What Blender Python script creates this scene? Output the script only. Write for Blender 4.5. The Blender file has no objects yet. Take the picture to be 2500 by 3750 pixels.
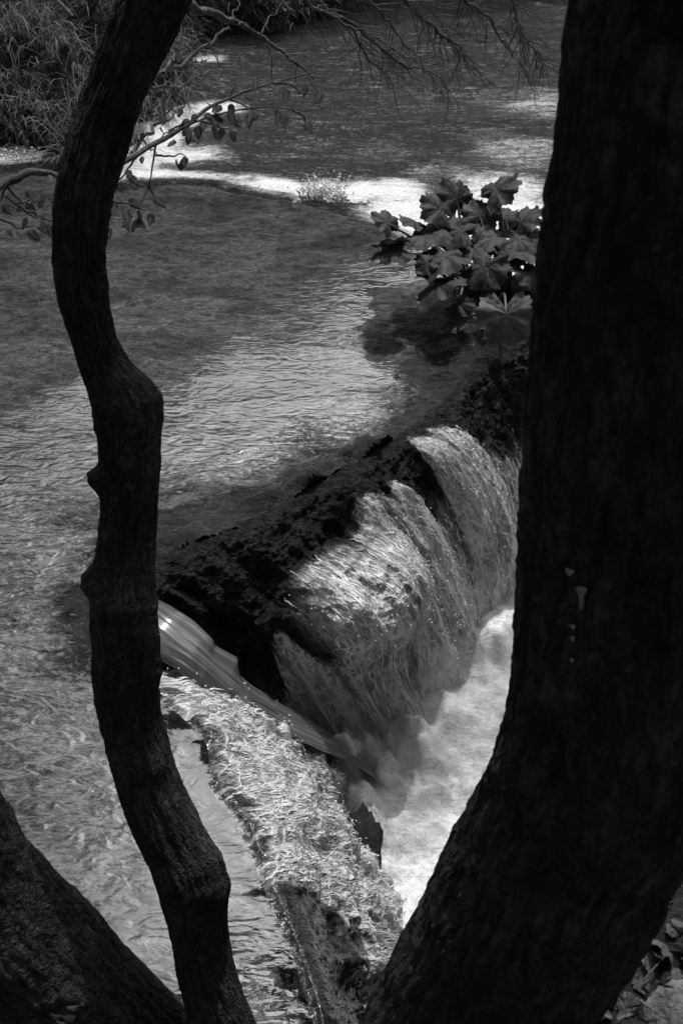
import bpy, math, random
import numpy as np
from mathutils import Vector, Matrix
R = math.radians
rnd = random.Random(7)
rng = np.random.default_rng(7)
scn = bpy.context.scene
COL = scn.collection

# ------------------------------------------------------------------ camera
CAM_H = 2.4; PITCH = 40.0; LENS = 35.0
FPX = 3750 / 36.0 * LENS
cam_d = bpy.data.cameras.new('camera'); cam = bpy.data.objects.new('camera', cam_d); COL.objects.link(cam)
cam.location = (0, 0, CAM_H); cam.rotation_euler = (R(90 - PITCH), 0, 0)
cam_d.sensor_fit = 'VERTICAL'; cam_d.sensor_height = 36; cam_d.sensor_width = 24; cam_d.lens = LENS
cam_d.clip_start = 0.05; cam_d.clip_end = 600
cam_d.dof.use_dof = True; cam_d.dof.focus_distance = 3.6; cam_d.dof.aperture_fstop = 9.0
scn.camera = cam
# ------------------------------------------------------------------ light
SUN_EL, SUN_AZ = 57.0, 8.0            # azimuth from +Y towards +X
w = bpy.data.worlds.new('World'); scn.world = w; w.use_nodes = True
nt = w.node_tree; nt.nodes.clear()
sky = nt.nodes.new('ShaderNodeTexSky'); sky.sky_type = 'NISHITA'; sky.sun_disc = False
sky.sun_elevation = R(SUN_EL); sky.sun_rotation = R(SUN_AZ); sky.dust_density = 6.0; sky.air_density = 1.0
bw = nt.nodes.new('ShaderNodeRGBToBW'); bg = nt.nodes.new('ShaderNodeBackground'); wo = nt.nodes.new('ShaderNodeOutputWorld')
bg.inputs['Strength'].default_value = 0.15
nt.links.new(sky.outputs[0], bw.inputs[0]); nt.links.new(bw.outputs[0], bg.inputs[0]); nt.links.new(bg.outputs[0], wo.inputs[0])
sd = bpy.data.lights.new('sun', 'SUN'); sd.energy = 3.2; sd.angle = R(0.6); sd.color = (1, 1, 1)
sun = bpy.data.objects.new('sun', sd); COL.objects.link(sun)
sv = Vector((math.sin(R(SUN_AZ)) * math.cos(R(SUN_EL)), math.cos(R(SUN_AZ)) * math.cos(R(SUN_EL)), math.sin(R(SUN_EL))))
sun.rotation_euler = sv.to_track_quat('Z', 'Y').to_euler(); sun.location = (-10, 10, 20)
scn.view_settings.view_transform = 'Standard'; scn.view_settings.look = 'None'
scn.view_settings.exposure = -0.35; scn.view_settings.gamma = 1.0; scn.view_settings.use_curve_mapping = False
scn.cycles.use_denoising = True; scn.cycles.max_bounces = 8; scn.cycles.transparent_max_bounces = 12
scn.cycles.caustics_reflective = False; scn.cycles.caustics_refractive = False
scn.cycles.sample_clamp_indirect = 4.0

# ------------------------------------------------------------------ maths
C0 = np.array([0, 0, CAM_H]); FW = np.array([0, math.cos(R(PITCH)), -math.sin(R(PITCH))]); UP = np.array([0, math.sin(R(PITCH)), math.cos(R(PITCH))])
RT = np.array([1.0, 0, 0])
def ray(px, py): return RT * ((px - 1250) / FPX) + UP * (-(py - 1875) / FPX) + FW
def PD(px, py, d): return C0 + ray(px, py) * d                 # at depth d
def PZ(px, py, z):                                              # on level z
    r = ray(px, py); return C0 + r * ((z - CAM_H) / r[2])
def PY(px, py, y):
    r = ray(px, py); return C0 + r * (y / r[1])
def depth(p): return float((np.asarray(p) - C0) @ FW)

def _h(i, j, k, s):
    n = (i * 374761393 + j * 668265263 + k * 2147483647 + s * 1274126177) & 0xFFFFFFFF
    n = ((n ^ (n >> 13)) * 1274126177) & 0xFFFFFFFF
    n = (n ^ (n >> 16)); return (n & 0xFFFFFF) / float(0xFFFFFF)
def vn(x, y, z=0.0, s=0):
    x, y, z = np.broadcast_arrays(np.asarray(x, float), np.asarray(y, float), np.asarray(z, float))
    xi, yi, zi = np.floor(x).astype(np.int64), np.floor(y).astype(np.int64), np.floor(z).astype(np.int64)
    a, b, c = x - xi, y - yi, z - zi
    a, b, c = a*a*a*(a*(a*6-15)+10), b*b*b*(b*(b*6-15)+10), c*c*c*(c*(c*6-15)+10)
    r = 0
    for di in (0, 1):
        for dj in (0, 1):
            for dk in (0, 1):
                r = r + _h(xi+di, yi+dj, zi+dk, s) * (a if di else 1-a) * (b if dj else 1-b) * (c if dk else 1-c)
    return r * 2 - 1
def fbm(x, y, z=0.0, o=4, s=0, g=0.5):
    t = 0; a = 1; f = 1; n = 0
    for i in range(o):
        t = t + a * vn(x*f + 13.7*i, y*f - 7.1*i, z*f + 3.3*i, s + i); n += a; a *= g; f *= 2.03
    return t / n
def sst(a, b, x):
    t = np.clip((x - a) / (b - a), 0, 1); return t * t * (3 - 2 * t)

# ------------------------------------------------------------------ mesh / object helpers
def mesh_np(name, V, F, attrs=None, uv=None, smooth=True):
    V = np.asarray(V, np.float32); F = np.asarray(F, np.int32)
    me = bpy.data.meshes.new(name); n = F.shape[1]
    me.vertices.add(len(V)); me.vertices.foreach_set('co', V.ravel())
    me.loops.add(F.size); me.loops.foreach_set('vertex_index', F.ravel())
    me.polygons.add(len(F)); me.polygons.foreach_set('loop_start', np.arange(0, F.size, n, dtype=np.int32))
    me.polygons.foreach_set('loop_total', np.full(len(F), n, np.int32))
    me.polygons.foreach_set('use_smooth', np.full(len(F), smooth, bool))
    me.update(calc_edges=True)
    for k, a in (attrs or {}).items():
        at = me.attributes.new(k, 'FLOAT', 'POINT'); at.data.foreach_set('value', np.asarray(a, np.float32).ravel())
    if uv is not None:
        l = me.uv_layers.new(name='UVMap'); l.data.foreach_set('uv', np.asarray(uv, np.float32)[F.ravel()].ravel())
    return me
def grid_faces(nu, nv, wrap=False):
    i = np.arange(nu if wrap else nu - 1)[:, None]; j = np.arange(nv - 1)[None, :]
    i2 = (i + 1) % nu
    return np.stack([i*nv + j, i2*nv + j, i2*nv + j + 1, i*nv + j + 1], -1).reshape(-1, 4)
def obj(name, me, mat=None, parent=None, **kw):
    o = bpy.data.objects.new(name, me); COL.objects.link(o)
    if mat is not None and me is not None and not me.materials: me.materials.append(mat)
    if parent is not None: o.parent = parent
    for k, v in kw.items(): o[k] = v
    return o
def thing(name, label, cat, loc=(0, 0, 0), group=None):
    o = bpy.data.objects.new(name, None); COL.objects.link(o); o.location = tuple(float(c) for c in loc); o.empty_display_size = .1
    o['label'] = label; o['category'] = cat
    if group: o['group'] = group
    return o
def under(o, root):                                             # geometry is in world coordinates; root is at its base
    o.parent = root; o.matrix_parent_inverse = Matrix.Translation(root.location).inverted(); return o

# ------------------------------------------------------------------ material helpers
class NT:
    def __init__(s, name):
        s.m = bpy.data.materials.new(name); s.m.use_nodes = True; s.t = s.m.node_tree; s.t.nodes.clear()
        s.out = s.n('ShaderNodeOutputMaterial')
    def n(s, k, **p):
        x = s.t.nodes.new(k)
        for a, b in p.items(): setattr(x, a, b)
        return x
    def l(s, a, b): s.t.links.new(a, b)
    def val(s, sock, v):
        if hasattr(v, 'links'): s.l(v, sock)
        elif isinstance(v, (tuple, list)): sock.default_value = v
        else:
            try: sock.default_value = v
            except Exception: sock.default_value = (v, v, v, 1)
    def coord(s, kind='Object', scale=(1, 1, 1), rot=(0, 0, 0)):
        c = s.n('ShaderNodeTexCoord'); m = s.n('ShaderNodeMapping'); s.l(c.outputs[kind], m.inputs[0])
        m.inputs['Scale'].default_value = scale; m.inputs['Rotation'].default_value = rot; return m.outputs[0]
    def noise(s, vec, scale, detail=4, rough=.55, dist=0.0, kind='FBM'):
        x = s.n('ShaderNodeTexNoise'); x.noise_type = kind; s.l(vec, x.inputs['Vector']); x.inputs['Scale'].default_value = scale
        x.inputs['Detail'].default_value = detail; x.inputs['Roughness'].default_value = rough; x.inputs['Distortion'].default_value = dist
        return x.outputs[0]
    def voro(s, vec, scale, feat='F1', out=0):
        x = s.n('ShaderNodeTexVoronoi'); x.feature = feat; s.l(vec, x.inputs['Vector']); x.inputs['Scale'].default_value = scale; return x.outputs[out]
    def math(s, op, a, b=0.0, c=None, clamp=False):
        x = s.n('ShaderNodeMath', operation=op, use_clamp=clamp); s.val(x.inputs[0], a); s.val(x.inputs[1], b)
        if c is not None: s.val(x.inputs[2], c)
        return x.outputs[0]
    def mr(s, v, a, b, c=0.0, d=1.0, smooth=True):
        x = s.n('ShaderNodeMapRange'); x.interpolation_type = 'SMOOTHSTEP' if smooth else 'LINEAR'
        for i, q in enumerate((v, a, b, c, d)): s.val(x.inputs[i], q)
        return x.outputs[0]
    def attr(s, name):
        x = s.n('ShaderNodeAttribute', attribute_name=name); return x.outputs['Fac']
    def grey(s, v):
        x = s.n('ShaderNodeCombineColor'); [s.val(x.inputs[i], v) for i in range(3)]; return x.outputs[0]
    def bump(s, h, strength, dist=0.01, normal=None):
        x = s.n('ShaderNodeBump'); s.val(x.inputs['Height'], h); s.val(x.inputs['Strength'], strength); s.val(x.inputs['Distance'], dist)
        if normal is not None: s.l(normal, x.inputs['Normal'])
        return x.outputs[0]
    def prin(s, col, rough=.6, normal=None, spec=.5, coat=0.0):
        x = s.n('ShaderNodeBsdfPrincipled'); s.l(s.grey(col), x.inputs['Base Color']); s.val(x.inputs['Roughness'], rough)
        s.val(x.inputs['Specular IOR Level'], spec); s.val(x.inputs['Coat Weight'], coat)
        if normal is not None: s.l(normal, x.inputs['Normal'])
        return x.outputs[0]
    def done(s, sh): s.l(sh, s.out.inputs[0]); return s.m

def mat_bark(name, base, amp=1.0, scale=1.0, cell=(20, 44)):
    t = NT(name)
    wob = t.n('ShaderNodeTexNoise'); t.l(t.coord('Object', (14, 14, 14)), wob.inputs['Vector']); wob.inputs['Scale'].default_value = 1; wob.inputs['Detail'].default_value = 4
    va = t.n('ShaderNodeVectorMath', operation='MULTIPLY_ADD'); t.l(wob.outputs['Color'], va.inputs[0]); va.inputs[1].default_value = (.11, .07, 0); t.l(t.coord('UV'), va.inputs[2])
    def cells(k):
        mp = t.n('ShaderNodeMapping'); mp.inputs['Scale'].default_value = (cell[0]*k, cell[1]*k, 1); t.l(va.outputs[0], mp.inputs[0]); return t.voro(mp.outputs[0], 1.0, 'DISTANCE_TO_EDGE')
    ck = t.mr(cells(1), .0, .16); ck2 = t.mr(cells(2.3), .0, .22)
    n1 = t.noise(t.coord('UV', (15*scale, 16*scale, 1)), 1.0, 6, .68, .8)
    n2 = t.noise(t.coord('Object'), 60, 5, .65); n3 = t.noise(t.coord('Object'), 6, 4, .6)
    sp = t.mr(t.noise(t.coord('Object'), 44, 2, .5), .66, .72)
    c = t.mr(n1, .3, .7, base*.5, base*1.4); c = t.math('MULTIPLY', c, t.mr(n2, .25, .75, .5, 1.6)); c = t.math('MULTIPLY', c, t.mr(n3, .35, .68, .75, 1.7))
    c = t.math('MULTIPLY', c, t.mr(ck, 0, 1, .62, 1)); c = t.math('ADD', c, t.math('MULTIPLY', sp, base*1.1))
    h = t.math('ADD', t.math('MULTIPLY', n1, .6), t.math('MULTIPLY', n2, .35)); h = t.math('ADD', h, t.math('MULTIPLY', ck, .32)); h = t.math('ADD', h, t.math('MULTIPLY', ck2, .25))
    return t.done(t.prin(c, .85, t.bump(h, .9*amp, .012), .22))
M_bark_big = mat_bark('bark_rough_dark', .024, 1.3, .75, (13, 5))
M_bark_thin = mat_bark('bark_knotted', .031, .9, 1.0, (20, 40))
M_twig = mat_bark('twig_bark', .09, .4)
M_twig_dark = mat_bark('twig_bark_dark', .10, .4)

def mat_leaf(name, base, rough=.45, trans=.25, vein=True):
    t = NT(name); n = t.noise(t.coord('Object'), 6, 4, .6); n2 = t.noise(t.coord('Object'), 45, 3, .6)
    inf = t.n('ShaderNodeObjectInfo'); k = t.mr(inf.outputs['Random'], 0, 1, .65, 1.45, False)
    c = t.math('MULTIPLY', t.mr(n, .25, .75, base*.7, base*1.3), t.mr(n2, .2, .8, .85, 1.15)); c = t.math('MULTIPLY', c, k)
    if vein: c = t.math('MULTIPLY', c, t.mr(t.attr('vein'), 0, 1, 1, 1.7))
    p = t.prin(c, rough, t.bump(n2, .3, .003), .35)
    tr = t.n('ShaderNodeBsdfTranslucent'); t.l(t.grey(t.math('MULTIPLY', c, 1.2)), tr.inputs[0])
    mx = t.n('ShaderNodeMixShader'); mx.inputs[0].default_value = trans; t.l(p, mx.inputs[1]); t.l(tr.outputs[0], mx.inputs[2])
    return t.done(mx.outputs[0])
M_leaf = mat_leaf('butterbur_leaf', .028, .65, .12)
M_leaf_twig = mat_leaf('twig_leaf', .11)
M_grass = mat_leaf('grass_blade', .16, .5, .3, False)
M_crown = mat_leaf('tree_foliage', .05, .6, .15, False)
M_dry = mat_leaf('dry_leaf', .075, .7, .05)

def mat_soil(name, a, b, sc=1.0):
    t = NT(name); v = t.coord('Object'); n = t.noise(v, 9*sc, 8, .65); n2 = t.noise(v, 60*sc, 4, .7)
    c = t.math('MULTIPLY', t.mr(n, .3, .7, a, b), t.mr(n2, .2, .8, .5, 1.5))
    return t.done(t.prin(c, .9, t.bump(t.math('ADD', n, n2), .8, .03), .3))
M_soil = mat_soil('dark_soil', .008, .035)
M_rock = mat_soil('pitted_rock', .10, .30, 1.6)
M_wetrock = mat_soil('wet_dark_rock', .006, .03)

# ----- water over the shelf: clear film, reflecting
def mat_film():
    t = NT('clear_water'); ag = t.attr('agit'); rot = (0, 0, R(24))
    vs = t.coord('Object', (1, 2.3, 1), rot)
    n1 = t.noise(vs, 3.0, 1, .4, .8); n2 = t.noise(vs, 9, 1.6, .5, 1.8); n3 = t.noise(vs, 36, 2, .5, 1.4)
    h = t.math('ADD', t.math('MULTIPLY', n1, .7), t.math('MULTIPLY', n2, .5)); h = t.math('ADD', h, t.math('MULTIPLY', n3, .05))
    nb = t.bump(h, t.mr(ag, 0, 1, .004, 1.0, False), .022)
    fr = t.n('ShaderNodeFresnel'); fr.inputs[0].default_value = 1.4; t.l(nb, fr.inputs['Normal'])
    gl = t.n('ShaderNodeBsdfGlossy'); gl.inputs['Roughness'].default_value = .008; gl.inputs[0].default_value = (1, 1, 1, 1); t.l(nb, gl.inputs['Normal'])
    tr = t.n('ShaderNodeBsdfTransparent'); tr.inputs[0].default_value = (.9, .9, .9, 1)
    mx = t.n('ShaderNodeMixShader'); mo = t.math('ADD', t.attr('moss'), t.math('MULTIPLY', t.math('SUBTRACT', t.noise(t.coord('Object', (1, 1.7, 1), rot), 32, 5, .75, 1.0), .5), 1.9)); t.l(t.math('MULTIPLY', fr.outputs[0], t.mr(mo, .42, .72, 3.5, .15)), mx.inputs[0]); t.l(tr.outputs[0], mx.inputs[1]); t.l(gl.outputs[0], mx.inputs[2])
    return t.done(mx.outputs[0])
M_film = mat_film()
def mat_bed():
    t = NT('mossy_streambed'); rot = (0, 0, R(24)); v = t.coord('Object', (1, 2.0, 1), rot)
    n1 = t.noise(v, 2.2, 5, .6, .6); n2 = t.noise(v, 16, 6, .7, .8); n3 = t.noise(v, 70, 4, .7, .5)
    c = t.mr(n1, .32, .68, .10, .24); c = t.math('MULTIPLY', c, t.mr(n2, .32, .68, .38, 1.65)); c = t.math('MULTIPLY', c, t.mr(n3, .3, .7, .45, 1.6))
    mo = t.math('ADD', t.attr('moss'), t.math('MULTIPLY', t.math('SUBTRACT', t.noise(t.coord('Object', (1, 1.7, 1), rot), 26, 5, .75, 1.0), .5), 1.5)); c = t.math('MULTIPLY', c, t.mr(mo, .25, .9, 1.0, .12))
    h = t.math('ADD', n2, t.math('MULTIPLY', n3, .5))
    return t.done(t.prin(c, .75, t.bump(h, .7, .03), .3))
M_bed = mat_bed()
# ----- tumbling water: white where air is mixed in, dark and wet where the rock shows through
def mat_fall():
    t = NT('tumbling_water'); f = t.attr('foam')
    n1 = t.noise(t.coord('UV', (24, 3.0, 1)), 1.0, 3, .55, .8); n5 = t.noise(t.coord('UV', (52, 6, 1)), 1.0, 2, .6, .8); n2 = t.noise(t.coord('UV', (120, 48, 1)), 1.0, 3, .65, 1.0); n3 = t.noise(t.coord('UV', (10, 3, 1)), 1.0, 3, .6, .6)
    wob = t.n('ShaderNodeTexNoise'); t.l(t.coord('UV', (22, 10, 1)), wob.inputs['Vector']); wob.inputs['Scale'].default_value = 1; wob.inputs['Detail'].default_value = 3
    va = t.n('ShaderNodeVectorMath', operation='MULTIPLY_ADD'); t.l(wob.outputs['Color'], va.inputs[0]); va.inputs[1].default_value = (.045, .07, 0); t.l(t.coord('UV'), va.inputs[2])
    def cells(sx, sy):
        mp = t.n('ShaderNodeMapping'); mp.inputs['Scale'].default_value = (sx, sy, 1); t.l(va.outputs[0], mp.inputs[0]); return t.voro(mp.outputs[0], 1.0, 'DISTANCE_TO_EDGE')
    e1 = t.mr(cells(26, 13), .0, .15, 1, 0); e2 = t.mr(cells(70, 34), .0, .18, 1, 0)
    rid = t.math('MAXIMUM', t.mr(t.math('ABSOLUTE', t.math('SUBTRACT', n1, .5)), .0, .055, 1, 0), t.mr(t.math('ABSOLUTE', t.math('SUBTRACT', n5, .5)), .0, .05, .8, 0))
    sp = t.mr(n2, .54, .70); mx = t.math('MAXIMUM', t.math('MAXIMUM', t.math('MULTIPLY', e1, .95), t.math('MULTIPLY', rid, 1.0)), t.math('MAXIMUM', t.math('MULTIPLY', sp, .75), t.math('MULTIPLY', e2, .4)))
    on = t.mr(f, .0, .5); lvl = t.mr(f, .3, 1.4, .0, .42); sl = t.attr('slick')
    k = t.math('MULTIPLY', on, t.math('ADD', lvl, t.math('MULTIPLY', mx, t.mr(n3, .34, .60, .16, 1.15))), clamp=True)
    rk = t.noise(t.coord('Object'), 30, 6, .72)
    dark = t.mr(rk, .38, .66, .006, .055)
    cm = t.n('ShaderNodeMix'); t.l(k, cm.inputs[0]); t.l(dark, cm.inputs[2]); cm.inputs[3].default_value = .92
    h = t.math('ADD', t.math('MULTIPLY', mx, .55), t.math('MULTIPLY', n2, .7)); h = t.math('ADD', h, t.math('MULTIPLY', n3, 1.0))
    h = t.math('ADD', h, t.math('MULTIPLY', rk, t.mr(t.math('ADD', on, sl, clamp=True), 0, 1, 2.6, 0)))
    cl = t.math('ADD', on, sl, clamp=True); bs = t.mr(t.math('MULTIPLY', sl, t.math('SUBTRACT', 1, on)), 0, 1, 1, .3)
    return t.done(t.prin(cm.outputs[0], t.mr(cl, 0, 1, .55, .15), t.bump(h, bs, .022), t.mr(cl, 0, 1, .2, .75)))
M_fall = mat_fall()
def mat_jet():
    t = NT('streaming_water'); v = t.coord('UV', (230, 2.2, 1)); n1 = t.noise(v, 1.0, 5, .6, .4); n2 = t.noise(t.coord('UV', (650, 6, 1)), 1.0, 3, .6, .3)
    s = t.math('ADD', t.math('MULTIPLY', n1, .65), t.math('MULTIPLY', n2, .35))
    col = t.mr(t.math('ADD', s, t.math('MULTIPLY', t.attr('foam'), .3)), .30, 1.2, .02, .34)
    return t.done(t.prin(col, .12, t.bump(s, .06, .02), .6))
M_jet = mat_jet()
def mat_river():
    t = NT('river_water'); f = t.attr('foam'); v = t.coord('Object', (1, 3.4, 1), (0, 0, R(-10)))
    n1 = t.noise(v, 1.6, 5, .65, 1.0); n2 = t.noise(v, 8, 6, .72, 1.2); n3 = t.noise(t.coord('Object', (1, 1.3, 1)), 34, 5, .75, 1.0)
    s = t.math('ADD', t.math('MULTIPLY', n1, .30), t.math('MULTIPLY', n2, .40)); s = t.math('ADD', s, t.math('MULTIPLY', n3, .3))
    k = t.mr(t.math('ADD', s, t.math('MULTIPLY', f, .50)), .58, .88)
    gl = t.mr(t.math('ADD', t.math('MULTIPLY', n2, .6), t.math('MULTIPLY', n3, .4)), .48, .64, 0, .6); gl = t.math('MULTIPLY', gl, t.mr(n1, .4, .62, .35, 1))  # ripple highlights and foam flecks painted into the colour
    k = t.math('MAXIMUM', k, gl)
    h = t.math('ADD', t.math('MULTIPLY', n1, 1.2), t.math('MULTIPLY', n2, .9)); h = t.math('ADD', h, t.math('MULTIPLY', n3, .25))
    col = t.mr(k, 0, 1, .085, .88, False); col = t.math('MULTIPLY', col, t.mr(n3, .34, .64, .66, 1.10))
    return t.done(t.prin(col, t.mr(k, 0, 1, .08, .6), t.bump(h, t.mr(k, 0, 1, 1.0, .35), .11), .8))
M_river = mat_river()
t = NT('white_spray'); M_spray = t.done(t.prin(.85, .3, None, .6))

# ================================================================== SETTING
LOW = -1.0
back_lip = [(-500, 600), (0, 602), (159, 590), (231, 594), (414, 672), (558, 653), (677, 645), (797, 657), (877, 673), (1068, 705), (1250, 753), (1400, 790), (1550, 872), (1650, 950), (1760, 1010), (1900, 1090), (1995, 1165)]
lipA = [(1960, 1150), (1850, 1230), (1760, 1350), (1660, 1480), (1560, 1560), (1400, 1660), (1200, 1770), (1000, 1890), (850, 1960), (700, 2010), (560, 2080), (420, 2200)]
baseA = [(2120, 1800), (2060, 1980), (1990, 2100), (1930, 2230), (1840, 2330), (1750, 2430), (1660, 2560), (1540, 2680), (1400, 2760), (1300, 2790), (1180, 2780), (1060, 2740)]
lipB = [(420, 2440), (560, 2500), (700, 2575), (815, 2690), (825, 2860), (935, 2985), (985, 3120), (1075, 3340), (1150, 3520), (1200, 3700), (1220, 3900)]
baseB = [(1100, 2770), (1180, 2800), (1230, 2840), (1290, 2930), (1320, 3040), (1380, 3160), (1420, 3280), (1470, 3400), (1500, 3560), (1500, 3700), (1500, 3900)]

def resample(pts, n):
    pts = np.asarray(pts, float); d = np.r_[0, np.cumsum(np.linalg.norm(np.diff(pts, axis=0), axis=1))]; t = np.linspace(0, d[-1], n)
    o = np.stack([np.interp(t, d, pts[:, k]) for k in range(pts.shape[1])], 1)
    k = max(1, n // 40)
    ker = np.ones(2*k+1) / (2*k+1)
    for c in range(o.shape[1]):
        e = np.r_[2*o[0, c] - o[k:0:-1, c], o[:, c], 2*o[-1, c] - o[-2:-k-2:-1, c]]; o[:, c] = np.convolve(e, ker, 'valid')
    return o
def inpoly(x, y, poly):
    r = np.zeros(x.shape, bool); n = len(poly)
    for i in range(n):
        x1, y1 = poly[i]; x2, y2 = poly[(i+1) % n]
        if y1 == y2: continue
        c = ((y1 > y) != (y2 > y)) & (x < (x2-x1)*(y-y1)/(y2-y1) + x1); r ^= c
    return r
def dist_poly(x, y, pl):
    d = np.full(x.shape, 1e9)
    for (x1, y1), (x2, y2) in zip(pl[:-1], pl[1:]):
        dx, dy = x2-x1, y2-y1; t = np.clip(((x-x1)*dx + (y-y1)*dy) / (dx*dx+dy*dy+1e-12), 0, 1)
        d = np.minimum(d, np.hypot(x-x1-t*dx, y-y1-t*dy))
    return d

W = lambda L, z: [tuple(PZ(a, b, z)[:2]) for a, b in L]
wb, wA, wB = W(back_lip, 0), W(lipA, 0), W(lipB, 0)
shelf_poly = wb + wA + wB + [(0.02, .6), (-3.5, .6), (-6.0, 2.0), (-6.0, wb[0][1])]
# shelf bed and water film on one grid, cut to the shelf's outline
gx = np.arange(-4.2, 1.9, .014); gy = np.arange(.6, 7.6, .014)
X, Y = np.meshgrid(gx, gy, indexing='ij')
dA = dist_poly(X, Y, wA); dB = dist_poly(X, Y, wB); dbk = dist_poly(X, Y, wb)
ins = inpoly(X, Y, shelf_poly) & (dB > .02) & (dA > .02)
def cut_grid(Z, mask, attrs):
    nv = X.shape[1]; F = grid_faces(*X.shape); m = mask.ravel(); F = F[m[F].all(1)]
    used = np.unique(F); mp = np.full(X.size, -1); mp[used] = np.arange(len(used))
    V = np.stack([X.ravel(), Y.ravel(), Z.ravel()], 1)[used]
    return V, mp[F], {k: a.ravel()[used] for k, a in attrs.items()}
bump_bed = .030*fbm(X*1.6, Y*2.6, o=5, s=3) + .012*fbm(X*9, Y*14, o=3, s=9)
fadeA = sst(0, .55, dA)
Zb = -.085 + bump_bed
Zb = Zb + .05*(1-fadeA) + .05*(1 - sst(0, .5, dbk))
mossA = 1 - sst(.24, .50 , dA + .30*fbm(X*2.0, Y*2.4, o=3, s=21) + .22*fbm(X*6, Y*9, o=5, s=26))
moss_reflB = (1 - sst(.0, .22, dB + .08*fbm(X*5, Y*8, o=3, s=22))) * .9
moss_reflL = .55*sst(.0, .5, fbm(X*1.1, Y*1.8, o=5, s=31)) * sst(3.2, 2.2, Y)
wx = X + .10*fbm(X*5, Y*8, o=4, s=33) + .03*fbm(X*20, Y*30, o=3, s=34); wy = Y + .14*fbm(X*6, Y*8, o=4, s=35)
plant_refl = inpoly(wx, wy, W([(1360, 1070), (1560, 1020), (1750, 1060), (1720, 1500), (1640, 1560), (1560, 1440), (1470, 1350), (1370, 1310), (1345, 1220)], 0)) * 1.0  # plant's dark mirror image painted into bed and film
moss_reflL = np.maximum(moss_reflL, plant_refl*(.62 + .3*fbm(X*14, Y*22, o=4, s=36)))
refl_spike = 1 - sst(0, .04, dB - .03 - .62*np.clip(fbm(X*1.4, Y*17, o=3, s=27), 0, 1)*sst(-.25, .15, fbm(X*1.0, Y*4, o=2, s=28)))  # dark reflection streaks painted along the near lip
moss_reflB = np.maximum(moss_reflB, refl_spike)
moss = np.clip(np.maximum(np.maximum(mossA + .35*(mossA > .03)*fbm(X*12, Y*18, o=4, s=29), moss_reflB), moss_reflL), 0, 1)  # real moss joined with the painted reflections
lump = .10*fbm(X*7, Y*7, o=5, s=77, g=.6) * (1 - sst(.02, .60, dA)) + .05*(1-sst(0, .3, dA))*fbm(X*2.2, Y*2.2, o=2, s=78)
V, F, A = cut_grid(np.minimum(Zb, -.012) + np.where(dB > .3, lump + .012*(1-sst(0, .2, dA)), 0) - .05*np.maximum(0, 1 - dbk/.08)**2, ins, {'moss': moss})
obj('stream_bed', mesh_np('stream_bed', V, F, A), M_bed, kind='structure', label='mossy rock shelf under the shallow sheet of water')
agit = np.clip(.0 + .40*(1 - sst(.05, 1.5, dA)) + .42*sst(4.0, 2.8, Y) - .22*sst(2.5, 1.8, Y) + .14*fbm(X*1.2, Y*2, o=3, s=4), 0, 1)
agit = np.where(dB < .5, np.minimum(agit, .12 + dB), agit)
calm = np.exp(-(((X+.35)/.9)**2 + ((Y-3.9)/.7)**2)); agit = agit * (1 - .5*calm)
Zw = .0030*fbm(X*3, Y*6, o=3, s=5)*np.clip(agit-.12, .0, 1) - .010*(1-sst(.02, .045, np.where(dB < .3, 1, dA))) 
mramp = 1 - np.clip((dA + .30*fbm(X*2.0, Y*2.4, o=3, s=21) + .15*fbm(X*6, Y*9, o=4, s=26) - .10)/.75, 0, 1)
moss_refl_film = np.clip(np.maximum(np.maximum(mramp, refl_spike*.85), plant_refl*1.2), 0, 1.2)  # film loses gloss over moss and over the painted reflections
V, F, A = cut_grid(Zw, ins, {'agit': agit, 'moss': moss_refl_film})
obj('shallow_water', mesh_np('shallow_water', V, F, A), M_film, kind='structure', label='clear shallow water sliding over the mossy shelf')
# rock body below the shelf (fills the volume, back drop and sides)
def skirt(pl, z0, z1, out, name, mat, n=160, m=24, seed=0, **kw):
    P = resample([PZ(a, b, 0)[:2] for a, b in pl], n); T = np.gradient(P, axis=0); T /= np.linalg.norm(T, axis=1)[:, None]
    N = np.stack([-T[:, 1], T[:, 0]], 1) * out[0]
    tt = np.linspace(0, 1, m)
    V = np.zeros((n, m, 3)); 
    for j, q in enumerate(tt):
        V[:, j, :2] = P + N * (out[1] * np.sin(q*math.pi/2)); V[:, j, 2] = z0 + (z1 - z0) * q**1.6
    nz = fbm(V[..., 0]*4, V[..., 1]*4, V[..., 2]*4, o=4, s=seed); V[..., :2] += nz[..., None]*.05*N[:, None, :]
    return obj(name, mesh_np(name, V.reshape(-1, 3), grid_faces(n, m)), mat, **kw)
skirt(back_lip, -.22, -1.3, (1, .10), 'shelf_rock', M_wetrock, seed=5, kind='structure')

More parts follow.
